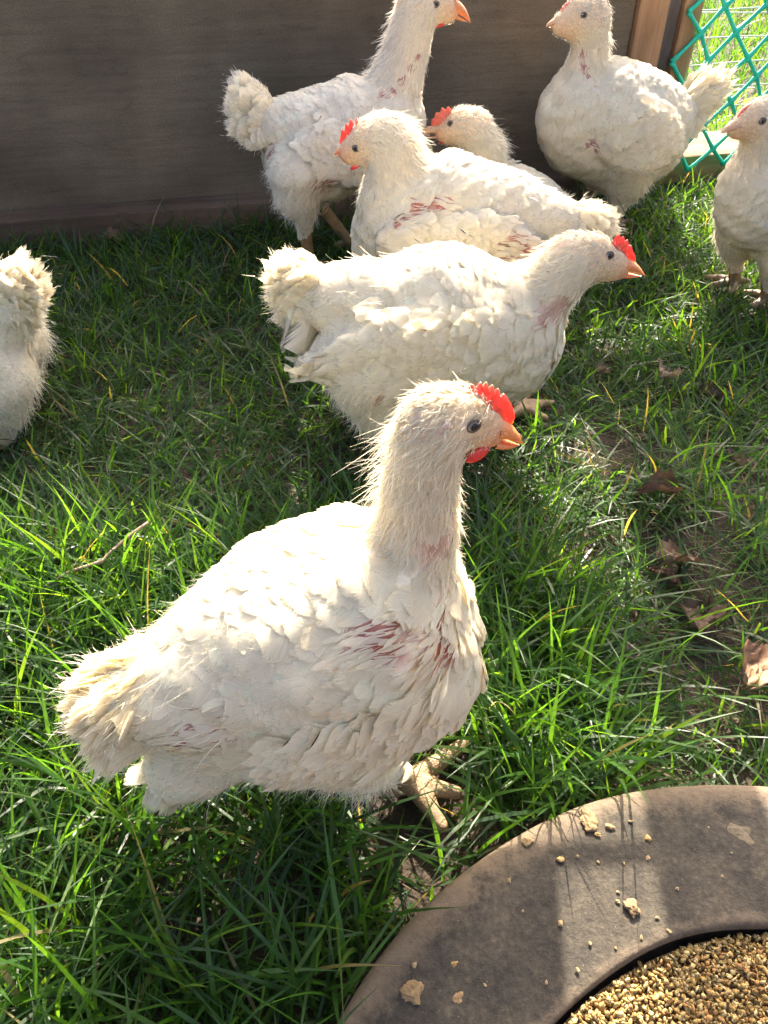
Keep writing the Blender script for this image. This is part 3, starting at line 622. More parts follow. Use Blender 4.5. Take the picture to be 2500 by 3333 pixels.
def surface_nets(field, lo, hi, h):
    n = np.ceil((hi - lo) / h).astype(int) + 1
    ax = [lo[i] + h * np.arange(n[i]) for i in range(3)]
    F = np.empty(n, np.float32)
    for i0 in range(0, n[0], 16):
        X = np.stack(np.meshgrid(ax[0][i0:i0 + 16], ax[1], ax[2], indexing='ij'), -1).astype(np.float32)
        F[i0:i0 + 16] = field(X.reshape(-1, 3)).reshape(X.shape[:3])
    I = F < 0
    cs = [(a, b, c) for a in (0, 1) for b in (0, 1) for c in (0, 1)]
    def corner(A, o): return A[o[0]:A.shape[0] - 1 + o[0], o[1]:A.shape[1] - 1 + o[1], o[2]:A.shape[2] - 1 + o[2]]
    cnt = sum(corner(I, o).astype(np.int8) for o in cs)
    act = (cnt > 0) & (cnt < 8); ids = np.argwhere(act)
    index = -np.ones(act.shape, np.int64); index[act] = np.arange(len(ids))
    vals = np.stack([corner(F, o)[act] for o in cs], 1); acc = np.zeros((len(ids), 3)); k = np.zeros(len(ids))
    for i, a in enumerate(cs):
        for j, b in enumerate(cs):
            if j <= i or sum(abs(a[q] - b[q]) for q in range(3)) != 1: continue
            va, vb = vals[:, i], vals[:, j]; m = (va < 0) != (vb < 0)
            t = np.where(m, va / np.where(va == vb, 1, va - vb), 0)
            p = np.array(a)[None] + t[:, None] * (np.array(b) - np.array(a))[None]
            acc += p * m[:, None]; k += m
    V = (ids + acc / k[:, None]) * h + lo
    Q = []
    for axis in range(3):
        o1, o2 = [(1, 2), (2, 0), (0, 1)][axis]
        A = np.moveaxis(I, axis, 0); m = A[:-1] != A[1:]; s = A[:-1] & ~A[1:]
        m = np.moveaxis(m, 0, axis); s = np.moveaxis(s, 0, axis)
        e = np.argwhere(m); sg = s[m]
        ok = (e[:, o1] > 0) & (e[:, o2] > 0) & (e[:, o1] < n[o1] - 1) & (e[:, o2] < n[o2] - 1); e = e[ok]; sg = sg[ok]
        d1 = np.zeros(3, int); d1[o1] = 1; d2 = np.zeros(3, int); d2[o2] = 1
        g = lambda z: index[z[:, 0], z[:, 1], z[:, 2]]
        q = np.stack([g(e - d1 - d2), g(e - d2), g(e), g(e - d1)], 1)
        q[~sg] = q[~sg][:, ::-1]; Q.append(q)
    return V.astype(np.float32), np.concatenate(Q)

# ------------------------------------------------------------------ feathers
def feather_cards(P, T, Nn, L, Wd, lift, nu=7, nv=5, jag=0.12, curl=0.0, drape=None, off0=0.0012, off1=0.004, tint=None, curve=None, sharp=0.5):
    n = len(P); T = norm(T); B = norm(np.cross(Nn, T)); Nn = norm(np.cross(T, B))
    u = np.linspace(0, 1, nu)[None, :, None]; v = np.linspace(-1, 1, nv)[None, None, :]
    uu = np.broadcast_to(u, (n, nu, nv)).copy(); vv = np.broadcast_to(v, (n, nu, nv))
    tipcut = sharp * np.abs(vv) ** 2.2 * 0.22                      # rounded tip: edges end earlier
    uu = uu * (1 - tipcut)
    rj = RNG.uniform(0, 1, (n, 1, nv)) * jag
    uu = uu * (1 - rj * u)                                        # stays monotonic: the vane never folds over
    wprof = np.clip(0.28 + 1.15 * u, 0, 1) * (1 - 0.45 * np.clip((u - 0.55) / 0.45, 0, 1) ** 2)
    wj = 1 + RNG.normal(0, 0.10, (n, nu, 1)) * (u > 0.2)
    ww = wprof * wj * 0.5 * Wd[:, None, None]
    ll = uu * L[:, None, None]
    ang = lift[:, None, None] * uu + (curl * uu * uu if np.isscalar(curl) else curl[:, None, None] * uu * uu)
    X = P[:, None, None, :] + T[:, None, None, :] * (ll * np.cos(ang * 0.5))[..., None] + Nn[:, None, None, :] * (ll * np.sin(ang))[..., None]
    side = vv * ww
    if curve is not None: side = side + curve[:, None, None] * L[:, None, None] * uu ** 2
    X = X + B[:, None, None, :] * side[..., None] - Nn[:, None, None, :] * (0.22 * ww * vv ** 2)[..., None]
    X = X.reshape(-1, 3).astype(np.float32)
    rnd = RNG.uniform(0, 1, (n, 1, 1))
    if drape is not None:
        o0 = off0 if not np.isscalar(off0) else np.full(n, off0); o1 = off1 if not np.isscalar(off1) else np.full(n, off1)
        tgt = (o0[:, None, None] + (o1 - o0)[:, None, None] * uu ** 1.3 + ll * np.sin(np.maximum(lift, 0))[:, None, None] * uu * 0.8 - 0.10 * ww * vv ** 2).reshape(-1)
        for _ in range(2):
            d, g = drape.grad(X); X = X + np.clip(tgt - d, -0.016, 0.02)[:, None] * g
    fx = np.stack([uu, np.broadcast_to(vv, uu.shape), np.broadcast_to(rnd, uu.shape)], -1).reshape(-1, 3)
    if tint is None: tint = np.tile([0.85, 0.83, 0.79, 1], (n, 1))
    tt = np.broadcast_to(tint[:, None, None, :], (n, nu, nv, 4)).reshape(-1, 4)
    return X, grid_quads(n, nu, nv), fx, tt

def strands(P, D, L, w, bend, tint, nu=4):
    n = len(P); D = norm(D); s = norm(np.cross(D, RNG.normal(size=(n, 3)))); bdir = norm(RNG.normal(size=(n, 3)) + np.array([0, 0, -0.4]))
    u = np.linspace(0, 1, nu)[None, :, None]
    c = P[:, None] + D[:, None] * (u * L[:, None, None]) + bdir[:, None] * (bend[:, None, None] * L[:, None, None] * u ** 2)
    hw = (w[:, None, None] * 0.5 * (1 - u * 0.8))
    X = np.stack([c - s[:, None] * hw, c + s[:, None] * hw], 2).reshape(-1, 3)
    fx = np.zeros((len(X), 3)); fx[:, 2] = np.repeat(RNG.uniform(0, 1, n), nu * 2)
    return X, grid_quads(n, nu, 2), fx, np.repeat(tint, nu * 2, 0)

def join(parts):
    V, Q, F, T = [], [], [], []; k = 0
    for x, q, f, t in parts:
        V.append(x); Q.append(q + k); F.append(f); T.append(t); k += len(x)
    return np.concatenate(V), np.concatenate(Q), np.concatenate(F), np.concatenate(T)

WARM = 0.0  # per-bird warm cast of the light, put into the feather colour
def cream(n, base=(0.93, 0.885, 0.775), var=0.03, warm=0.0):
    c = np.tile(np.array([*base, 1.0]), (n, 1)); k = 1 + RNG.normal(0, var, (n, 1)); c[:, :3] *= k
    c[:, 1:2] *= 1 - 0.025 * WARM; c[:, 2:3] *= 1 - 0.21 * WARM
    wv = np.abs(RNG.normal(0, 0.5 * var, (n, 1))) + warm
    c[:, 1:2] *= 1 - wv * 0.5; c[:, 2:3] *= 1 - wv * 1.4
    c[:, :3] = np.clip(c[:, :3], 0, 0.945); return c

def sample(V, Q, n):
    a, b, c, d = (V[Q[:, i]] for i in range(4)); ar = np.linalg.norm(np.cross(c - a, d - b), axis=1)
    f = RNG.choice(len(Q), n, p=ar / ar.sum()); s, t = RNG.random((2, n, 1))
    return ((a[f] * (1 - s) + b[f] * s) * (1 - t) + (d[f] * (1 - s) + c[f] * s) * t).astype(np.float32)

def loft(rings):
    rings = np.asarray(rings); m, k = rings.shape[:2]; V = rings.reshape(-1, 3); Q = []
    for i in range(m - 1):
        for j in range(k): Q.append((i * k + j, i * k + (j + 1) % k, (i + 1) * k + (j + 1) % k, (i + 1) * k + j))
    return V, np.array(Q)

def sphere(c, r, nu=10, nv=14, sc=(1, 1, 1)):
    th = np.linspace(0.02, math.pi - 0.02, nu); ph = np.linspace(0, 2 * math.pi, nv, endpoint=False)
    rings = [[(c[0] + r * sc[0] * math.sin(a) * math.cos(b), c[1] + r * sc[1] * math.cos(a), c[2] + r * sc[2] * math.sin(a) * math.sin(b)) for b in ph] for a in th]
    return loft(rings)

FIELDS = []
def v3(*a): return np.array(a, np.float32)

def make_bird(spec, label, dens=1.0, pale=False, comb_mat='comb', hero=False, warm=0.5):
    global WARM
    WARM = warm
    fd = Field(); side = spec['side']; fd.seed = spec['phi'] * 0.37 + spec['loc'][0] * 9
    kouts = {'trunk': 0.03, 'belly': 0.03, 'neck': 0.016, 'head': 0.014}
    flows = {'trunk': (-1, 0, 0, -0.12), 'belly': (-1, 0, 0, -0.15), 'neck': (-1, 0, 0, 0), 'head': (-1, 0, 0, -0.1)}
    for reg, ys, nodes in spec['chains']:
        segs = []
        for a, b in zip(nodes, nodes[1:]):
            segs.append((v3(*a[:3]), v3(*b[:3]), a[3] * 0.95, b[3] * 0.95, ys))
        fd.add(reg, segs, 0.005 if reg == 'head' else 0.012, kouts[reg], flows[reg])
    th = spec['thigh']; legs = spec['legs']
    vis = [g for g in legs if 'shank' in g]
    legseg = []
    for i, g in enumerate(legs):
        if 'shank' in g:
            L = [v3(*p[:3]) for p in th]; rr = [p[3] for p in th]; lat = th[0][1]
            sh = [v3(*g['shank'][0]), v3(*g['shank'][1])]; r0, r1 = g['r']; toes = [[v3(*p) for p in t] for t in g['toes']]
        else:
            lat = g['lat']; ds = g['ds']
            L = [v3(p[0] + ds * 0.6, lat, p[2]) for p in th]; rr = [p[3] for p in th]
            k0 = v3(L[-1][0], lat, max(L[-1][2] - 0.01, 0.03)); k1 = v3(ds + 0.01, lat, 0.012); sh = [k0, k1]; r0, r1 = 0.011, 0.0095
            toes = [[k1, k1 + v3(0.025, 0.0, -0.002), k1 + v3(0.055, 0.0, -0.004)], [k1, k1 + v3(0.018, 0.018, -0.002), k1 + v3(0.036, 0.034, -0.004)],
                    [k1, k1 + v3(0.018, -0.018, -0.002), k1 + v3(0.036, -0.034, -0.004)], [k1, k1 + v3(-0.012, 0, -0.002), k1 + v3(-0.025, 0, -0.004)]]
        segs = [(a, b, p, q, 1.0) for a, b, p, q in zip(L, L[1:], rr, rr[1:])]
        fd.add('thigh', segs, 0.012, 0.022, (0.9, -0.6, 0, 0))
        ls = [(L[-1] * 0.5 + sh[0] * 0.5, sh[0], r0, r0, 1.0), (sh[0], sh[1], r0, r1, 1.0)]
        for t in toes:
            tr = [0.0092, 0.0080, 0.0055] if hero else [0.0075, 0.0066, 0.005]
            for a, b, p, q in zip(t, t[1:], tr, tr[1:]): ls.append((a, b, p, q, 1.0))
        fd.add('leg', ls, 0.0022, 0.004, (1, 0, 0, 0)); legseg.append(len(fd.groups) - 1)
    # folded wings: flattened ellipsoids on both flanks
    w = spec['wing']; a = v3(w['sh'][0], 0, w['sh'][1]); b = v3(w['tip'][0], 0, w['tip'][1]); wd = norm(b - a); wu = v3(-wd[2], 0, wd[0])
    if wu[2] < 0: wu = -wu
    half = np.linalg.norm(b - a) / 2
    for sg in (1, -1):
        c = (a + b) / 2 + v3(0, sg * w['lat'], 0)
        # nose of the wing lies closer to the body than its middle
        axm = np.stack([wd, v3(0, 1, 0), wu])
        fd.add('wing', None, 0, 0.011, wd + wu * -0.12, (c, axm, v3(half * 1.08, 0.026, w['hh'])))
    names = [g[0] for g in fd.groups]
    lo = np.full(3, 9.0); hi = -lo
    for g in fd.groups:
        if g[5] is not None:
            m = float(g[5][2].max()); lo = np.minimum(lo, g[5][0] - v3(m, .03, m)); hi = np.maximum(hi, g[5][0] + v3(m, .03, m)); continue
        for (p, q, ra, rb, ys) in g[1]:
            r = max(ra, rb) * max(1, ys); lo = np.minimum(lo, np.minimum(p, q) - r); hi = np.maximum(hi, np.maximum(p, q) + r)
    lo -= 0.012; hi += 0.012
    h = spec['h']
    V, Q = surface_nets(fd, lo, hi, h)
    for _ in range(2):
        d, g = fd.grad(V); V = V - np.clip(d, -h, h)[:, None] * g
    root = empty('chicken', spec['loc'], R(spec['phi'])); tag(root, label, 'chicken', 'white chickens in the pen')
    FIELDS.append((fd, spec, lo, hi))
    # --- bare patches
    pts = []
    for P, r, c, dr in spec['patches']:
        P = v3(*P); dr = v3(*dr); t = np.arange(-0.2, 0.12, 0.002); X = P + dr * t[:, None]; dd = fd(X.astype(np.float32))
        k = np.argmax(dd < 0)
        if dd[k] < 0: pts.append((X[k], r, c))
    def patch(P):
        best = np.full(len(P), 9.0); kind = np.zeros(len(P), int)
        for X, r, c in pts:
            e = np.linalg.norm(P - X, axis=1) / r; m = e < best; best[m] = e[m] + (0.12 if c == 'f' else 0); kind[m] = {'r': 1, 'p': 2, 'f': 3}[c]
        nz = 0.22 * np.sin(P[:, 0] * 310 + 2) * np.sin(P[:, 2] * 270 + P[:, 1] * 200)
        return best + nz, kind
    # --- body mesh
    raw = fd(V, True)[1]; reg = np.argmin(raw, 1); isleg = np.isin(reg, legseg)
    col = np.tile([0.86, 0.79, 0.71, 1.0], (len(V), 1)); hd = raw[:, names.index('head')]
    hh = np.exp(-np.clip(hd, 0, 1) / 0.008)[:, None]; col[:, :3] = col[:, :3] * (1 - hh) + hh * np.array([0.68, 0.53, 0.40])
    bk = [v3(p[0], 0, p[1]) for p in spec['beak']]
    fr = np.exp(-(np.linalg.norm(V - (bk[0] + bk[1]) / 2, axis=1) / (0.014 if not pale else 0.011)) ** 2)[:, None]
    col[:, :3] = col[:, :3] * (1 - fr) + fr * np.array([0.70, 0.25, 0.14])
    col[:, 1] *= 0.97; col[:, 2] *= 0.80
    pe, pk = patch(V); s = np.clip(1.5 - pe * 1.1, 0, 1)[:, None]
    col[:, :3] = np.where((pk == 3)[:, None], col[:, :3] * (1 - s) + s * np.array([0.48, 0.30, 0.22]), col[:, :3]); col[:, :3] = np.where((pk == 1)[:, None], col[:, :3] * (1 - s) + s * np.array([0.40, 0.13, 0.085]), np.where((pk == 2)[:, None], col[:, :3] * (1 - s) + s * np.array([0.36, 0.165, 0.15]), col[:, :3]))
    me = mesh_np('body', V, Q, attrs={'tint': col}); body = link('body', me, [M['skin'], M['leg']], root)
    fl = isleg[Q].sum(1) >= 3; me.polygons.foreach_set('material_index', fl.astype(np.int32))
    # --- contour feathers and down
    pl = []
    zlo = min(c_[2] for c_ in spec['chains'][1][2])
    def soil(P_, n_):          # lower breast and vent feathers are stained by the ground
        c_ = cream(n_); k_ = np.clip((zlo + 0.02 - P_[:, 2]) / 0.07, 0, 1) * (0.35 + 0.65 * (np.sin(P_[:, 0] * 55 + spec['phi']) * np.sin(P_[:, 1] * 60 + P_[:, 2] * 50) > -0.2)) * RNG.uniform(0.3, 1, n_)
        c_[:, :3] *= 1 - k_[:, None] * np.array([0.10, 0.15, 0.26]); return c_
    def take(n):
        P = sample(V, Q, n); T, rg = fd.flow(P); d, Nm = fd.grad(P); pe, pk = patch(P); return P, T, Nm, np.array(names)[rg], pe, pk
    def tang(T, Nm, jit):
        T = T + RNG.normal(0, jit, T.shape); return norm(T - (T * Nm).sum(1, keepdims=True) * Nm)
    P, T, Nm, rg, pe, pk = take(int(3800 * max(dens, 0.85)))
    eyep = v3(spec['eye'][0], 0, spec['eye'][1])
    m = np.isin(rg, ['trunk', 'belly', 'thigh', 'wing']); inp = np.minimum(pe, patch(P + T * 0.016)[0]) < 1.0; over = np.min([patch(P + T * q_)[0] for q_ in (0.028, 0.04, 0.055, 0.07)], axis=0) < 0.95
    keep = m & (~inp | (RNG.random(len(P)) < 0.5)); p = P[keep]; n = len(p); ip = inp[keep]
    L = RNG.uniform(0.026, 0.044, n) * (1 + 0.7 * np.clip((-p[:, 0] - 0.08) / 0.08, 0, 1)); Wd = L * RNG.uniform(0.6, 0.85, n); L[ip] *= 0.8; Wd[ip] *= 0.22; L[over[keep]] = np.minimum(L[over[keep]], 0.019)
    pl.append(feather_cards(p, tang(T[keep], Nm[keep], 0.16), Nm[keep], L, Wd, np.abs(RNG.normal(0.0, 0.03, n)), drape=fd, off0=0.0006, off1=RNG.uniform(0.0018, 0.0046, n), jag=0.12, tint=soil(p, n), nu=6))
    # broken quills and thin feathers left standing in the bare patches
    P, T, Nm, rg, pe, pk = take(int(16000 * dens)); k = (pe < 1.05) & (pk != 3) & (RNG.random(len(P)) < 0.55); n = int(k.sum())
    if n:
        L = RNG.uniform(0.008, 0.020, n)
        pl.append(feather_cards(P[k], tang(T[k], Nm[k], 0.14), Nm[k], L, np.full(n, 0.0017) * RNG.uniform(0.6, 1.5, n), np.abs(RNG.normal(0.03, 0.05, n)), drape=fd, off0=0.0006, off1=RNG.uniform(0.0012, 0.003, n), jag=0.2, tint=cream(n), nu=4, nv=3))
    # neck: narrow shaggy hackles
    P, T, Nm, rg, pe, pk = take(int(22000 * dens))
    m = (rg == 'neck') & (pe > 0.9); p = P[m]; n = len(p)
    if n:
        L = RNG.uniform(0.008, 0.015, n); up = np.clip(Nm[m][:, 0] * -1.0, 0, 1)
        pl.append(feather_cards(p, tang(T[m], Nm[m], 0.2), Nm[m], L, L * RNG.uniform(0.38, 0.58, n), np.abs(RNG.normal(0.0, 0.03, n)) + 0.35 * up * RNG.random(n) ** 3, drape=fd, off0=0.0005, off1=RNG.uniform(0.001, 0.0024, n), jag=0.4, tint=cream(n, (0.92, 0.865, 0.755)), nu=4, nv=3, sharp=1.0))
    # head: tiny bristly feathers, sparse round the eye and beak
    P, T, Nm, rg, pe, pk = take(int(26000 * dens) if hero else int(14000 * dens))
    m = (rg == 'head'); p = P[m]; de = np.linalg.norm((p - eyep)[:, [0, 2]], axis=1); db = np.linalg.norm(p - (bk[0] + bk[1]) / 2, axis=1)
    k = (de > 0.0055) & (RNG.random(len(p)) < np.clip((db - 0.007) / 0.02, 0.05, 1)); p = p[k]; n = len(p); small = np.clip((db[k] - 0.008) / 0.03, 0.25, 1)
    if n:
        L = RNG.uniform(0.0045, 0.009, n) * small
        pl.append(feather_cards(p, tang(T[m][k], Nm[m][k], 0.25), Nm[m][k], L, L * 0.42, np.abs(RNG.normal(0.18, 0.14, n)), drape=fd, off0=0.0002, off1=0.0014, jag=0.3, tint=cream(n, (0.82, 0.77, 0.68)), nu=3, nv=3, sharp=1.6))
    # down: fine strands, long on neck, thighs, belly end
    P, T, Nm, rg, pe, pk = take(int((46000 if hero else 26000) * dens))
    m = np.isin(rg, ['neck', 'thigh', 'trunk', 'belly', 'head']); p = P[m]; r2 = rg[m]; n = len(p)
    tailx = np.clip((-p[:, 0] - 0.06) / 0.1, 0, 1)
    L = np.where(r2 == 'neck', RNG.uniform(0.005, 0.009 if not hero else 0.010, n) + 0.009 * RNG.random(n) ** 3, np.where(r2 == 'thigh', RNG.uniform(0.008, 0.024, n), np.where(r2 == 'head', RNG.uniform(0.002, 0.009, n), RNG.uniform(0.004, 0.012, n) * (1 + tailx))))
    db = np.linalg.norm(p - (bk[0] + bk[1]) / 2, axis=1); hs = np.where(r2 == 'head', np.clip((db - 0.008) / 0.035, 0.1, 1), 1); L = L * hs
    rear = np.clip(-Nm[m][:, 0] * 2.5 - 0.2, 0, 1)
    upn = np.where(r2 == 'neck', 0.22 + 0.6 * rear, np.where(r2 == 'head', 0.55, np.where(r2 == 'thigh', 0.45, 0.22)))[:, None]
    D = norm(tang(T[m], Nm[m], 0.35) + Nm[m] * (upn * RNG.uniform(0.1, 1.2, (n, 1))))
    wdt = RNG.uniform(0.0003, 0.00065, n) * (1.0 if hero else 1.7)
    okk = (np.linalg.norm((p - eyep)[:, [0, 2]], axis=1) > 0.006) & ((pe[m] > 0.95) | (RNG.random(n) < 0.25)) & (np.isin(r2, ['neck', 'thigh', 'head']) | (RNG.random(n) < 0.35 * np.clip(tailx * 1.6 - 0.7, 0, 1)) | ((p[:, 2] < zlo - 0.03) & (RNG.random(n) < 0.4)))
    L = L * np.where((r2 == 'neck') & (Nm[m][:, 0] < -0.15), RNG.uniform(1.0, 2.0, n), 1.0)
    pl_s = [strands((p + Nm[m] * 0.002)[okk], D[okk], L[okk], wdt[okk], RNG.uniform(0.1, 0.7, okk.sum()), cream(int(okk.sum()), (0.91, 0.87, 0.79)))]
    def soft(v, q, wgt):
        v = v.astype(np.float32); c_ = v[q]; fn = np.cross(c_[:, 2] - c_[:, 0], c_[:, 3] - c_[:, 1]); nn = np.zeros_like(v)
        for j in range(4): np.add.at(nn, q[:, j], fn)
        nn = norm(nn); g_ = fd.grad(v)[1]; sgn = np.sign((nn * g_).sum(1, keepdims=True)); sgn[sgn == 0] = 1
        k_ = wgt * np.clip(np.abs((nn * g_).sum(1, keepdims=True)) * 2.2 - 1.0, 0, 1); return norm(g_ * k_ + nn * sgn * (1 - k_)) * sgn
    v, q, f, t = join(pl); o = link('plumage', mesh_np('plumage', v, q, attrs={'fx': f, 'tint': t}, normals=soft(v, q, 0.6)), M['feather'], root)
    v, q, f, t = join(pl_s); link('down', mesh_np('down', v, q, attrs={'fx': f, 'tint': t}, normals=soft(v, q, 0.8)), M['down'], root)
    # --- wing feathers in rows
    for sg in (1, -1):
        parts = []; 
        def wing_root(pp, qq):
            X0 = a + wd * (pp[:, None] * 2 * half) + wu * (qq[:, None] * w['hh'])
            ys = np.linspace(0.19, 0.0, 96); out = np.zeros((len(pp), 3), np.float32)
            grid = X0[:, None] + np.stack([0 * ys, sg * ys, 0 * ys], 1)[None]
            d = fd(grid.reshape(-1, 3)).reshape(len(pp), -1); k = np.argmax(d < 0, 1); k = np.where((d < 0).any(1), k, len(ys) - 1)
            return grid[np.arange(len(pp)), k].astype(np.float32)
        def row(n, p0, p1, q0, q1, L0, L1, W0, a0, a1, off, jit=0.06, jag=0.1, lift=0.02):
            t = (np.arange(n) + 0.5) / n + RNG.normal(0, 0.25 / n, n); t = np.clip(t, 0, 1)
            pp = p0 + (p1 - p0) * t + RNG.normal(0, 0.012, n); qq = q0 + (q1 - q0) * t + RNG.normal(0, 0.02, n); X = wing_root(pp, qq); d, Nm = fd.grad(X)
            ang = a0 + (a1 - a0) * t + RNG.normal(0, jit, n)
            D = wd * np.cos(ang)[:, None] - wu * np.sin(ang)[:, None]; D = D - (D * Nm).sum(1, keepdims=True) * Nm
            L = (L0 + (L1 - L0) * t) * RNG.uniform(0.9, 1.08, n); e, kk = patch(X); e2, _ = patch(X + D * (L * 0.5)[:, None]); e3 = np.minimum(patch(X + D * (L * 0.92)[:, None])[0], patch(X + D * (L * 0.72)[:, None])[0]); L[e3 < 0.9] *= 0.6; bare = np.minimum(e, e2) < 1.0
            W = W0 * RNG.uniform(0.85, 1.15, n); W[bare] *= 0.2; L[bare] *= 0.7
            parts.append(feather_cards(X, D, Nm, L, W, np.abs(RNG.normal(lift * 0.4, 0.015, n)), nu=8, nv=5, drape=fd, off0=0.001, off1=np.full(n, off) + RNG.uniform(-0.0006, 0.0012, n), jag=jag, tint=cream(n, (0.93, 0.89, 0.785), 0.025), curve=RNG.normal(0.04, 0.05, n)))
        s = half * 2
        row(12, 0.34, 0.70, -0.42, -0.05, 0.52 * s, 0.40 * s, 0.030, 0.16, -0.05, 0.0045, 0.05, 0.06, 0.07)     # flight feathers
        row(10, 0.22, 0.55, -0.55, -0.2, 0.58 * s, 0.48 * s, 0.030, 0.16, 0.04, 0.0062, 0.05, 0.06, 0.07)
        row(9, 0.10, 0.40, -0.5, -0.4, 0.42 * s, 0.42 * s, 0.028, 0.24, 0.12, 0.0070, 0.06, 0.1, 0.07)
        row(7, 0.05, 0.40, -0.30, -0.12, 0.66 * s, 0.48 * s, 0.034, 0.16, 0.02, 0.0088, 0.04, 0.06, 0.03)
        for i, (q0, q1) in enumerate([(-0.20, -0.15), (0.0, 0.2), (0.2, 0.42), (0.4, 0.66), (0.62, 0.88)]):
            row(int(13), 0.02 + 0.03 * i, 0.72, q0, q1 * 0.8, 0.050, 0.062, 0.030, 0.20, 0.02, 0.0080 + 0.0008 * i, 0.14, 0.2, 0.05)
            row(int(14), 0.0 + 0.02 * i, 0.6, q0 + 0.08, q1, 0.038, 0.048, 0.026, 0.25, 0.05, 0.0092 + 0.0009 * i, 0.2, 0.25, 0.08)
        v, q, f, t = join(parts); link('wing', mesh_np('wing', v, q, attrs={'fx': f, 'tint': t}, normals=soft(v, q, 0.3)), M['feather'], root)
    # --- tail fan
    tl = spec['tail']; st = v3(*tl['stub']); tips = np.array([[p[0], 0, p[1]] for p in tl['tips']], np.float32); n = tl['n']
    parts = []; tt = np.linspace(0, len(tips) - 1, n) + RNG.normal(0, 0.06, n); tt = np.clip(tt, 0, len(tips) - 1.001)
    i0 = tt.astype(int); fr_ = (tt - i0)[:, None]; tip = tips[i0] * (1 - fr_) + tips[i0 + 1] * fr_
    for layer, (ls, ws, nlat) in enumerate([(1.0, 1.0, 0.010), (0.97, 1.0, 0.015), (0.82, 1.1, 0.019), (0.66, 1.1, 0.022)]):
        for sg in (1, -1):
            lat = sg * nlat * RNG.uniform(0.2, 1.1, n); rootp = st + np.stack([RNG.normal(0, 0.006, n), lat * 0.6, RNG.normal(0, 0.006, n)], 1)
            tp = st + (tip - st) * ls * RNG.uniform(0.88, 1.03, n)[:, None] + np.stack([0 * lat, lat * 1.6, 0 * lat], 1)
            D = tp - rootp; L = np.linalg.norm(D, axis=1); Nm = np.tile(v3(0, sg, 0), (n, 1)) + RNG.normal(0, 0.12, (n, 3))
            kt = patch(rootp.astype(np.float32) + D * 0.25 + np.stack([0 * lat, lat, 0 * lat], 1))[0] > 0.7; rootp, D, Nm, L = rootp[kt], D[kt], Nm[kt], L[kt]; n0 = n; n = int(kt.sum())
            parts.append(feather_cards(rootp.astype(np.float32), D, Nm, L, np.full(n, tl['w'] * ws * 1.2) * RNG.uniform(0.8, 1.15, n), RNG.normal(0.0, 0.03, n), nu=8, nv=5, jag=0.18, curl=RNG.normal(0.04, 0.06, n), tint=cream(n, (0.93, 0.88, 0.76), 0.03, 0.0), curve=RNG.normal(0, 0.06, n), sharp=0.5)); n = n0
    v, q, f, t = join(parts); to = link('tail', mesh_np('tail', v, q, attrs={'fx': f, 'tint': t}), M['feather'], root)
    # fluffy fringe on the tail
    n = int(1600 * dens); far = np.where(f[:, 0] > 0.6)[0]; pi = far[RNG.choice(len(far), n)]; p = v[pi]; D = norm(norm(p - st) + RNG.normal(0, 0.28, (n, 3)))
    v, q, f, t = strands(p, D, RNG.uniform(0.003, 0.012, n), RNG.uniform(0.0003, 0.0006, n) * (1 if hero else 1.5), RNG.uniform(0, 0.8, n), cream(n, (0.90, 0.86, 0.78)))
    link('fringe', mesh_np('fringe', v, q, attrs={'fx': f, 'tint': t}), M['down'], to)
    # --- comb
    base, top = spec['comb']
    def resample(L, n):
        L = np.array(L, float); s = np.concatenate([[0], np.cumsum(np.linalg.norm(np.diff(L, axis=0), axis=1))]); x = np.linspace(0, s[-1], n)
        return np.stack([np.interp(x, s, L[:, 0]), np.interp(x, s, L[:, 1])], 1)
    nN = 60; Bq = resample(base, nN); Tq = resample(top, nN); nr = 6
    cen = v3(*spec['chains'][3][2][1][:3]); Bq = Bq + (np.array([cen[0], cen[2]]) - Bq) * 0.22
    rings = []
    for i in range(nN):
        ring = []; e = math.sin(math.pi * (i + 0.3) / (nN - 0.4)) ** 0.5
        for sgn in (1, -1):
            for j in (range(nr) if sgn > 0 else range(nr - 1, -1, -1)):
                f_ = j / (nr - 1); x = Bq[i] * (1 - f_) + Tq[i] * f_; th_ = (0.0040 * (1 - f_) ** 0.6 + 0.0008) * e
                ring.append((x[0], sgn * th_, x[1]))
        rings.append(ring)
    v, q = loft(rings); link('comb', mesh_np('comb', v, q), M[comb_mat], root)
    # --- beak
    tb, bb, tip, ctl = [np.array(p) for p in spec['beak']]; bc = (tb + bb) / 2; tb, bb, tip, ctl = [bc + (p - bc) * (1.3 if pale else 1.18) for p in (tb, bb, tip, ctl)]; mid = tb * 0.42 + bb * 0.58; back = -(tip - (tb + bb) / 2) * 0.25; rings = []; w0 = np.linalg.norm(tb - bb) * 0.36
    for t in np.linspace(-0.35, 1, 16):
        tc_ = max(t, 0); rd_ = (1 - tc_) ** 2 * tb + 2 * tc_ * (1 - tc_) * ctl + tc_ ** 2 * tip; mo = mid + (tip - mid) * tc_ + np.array([0, 0.12 * np.linalg.norm(tip - mid) * math.sin(math.pi * tc_) * 0.5])
        if t < 0: rd_ = tb + back * (-t); mo = mid + back * (-t)
        hw = w0 * max(1 - tc_, 0.02) ** 0.62; ring = []
        for k in range(12):
            an = 2 * math.pi * k / 12; cz = math.sin(an); ring.append((*(0.5 * (rd_ + mo) + 0.5 * (rd_ - mo) * cz)[:1], hw * math.cos(an) * (1 if cz < 0.2 else 0.9), (0.5 * (rd_ + mo) + 0.5 * (rd_ - mo) * cz)[1]))
        rings.append(ring)
    v1, q1 = loft(rings); rings = []
    tl2 = mid + (tip - mid) * 0.84 + np.array([0, -0.0006])
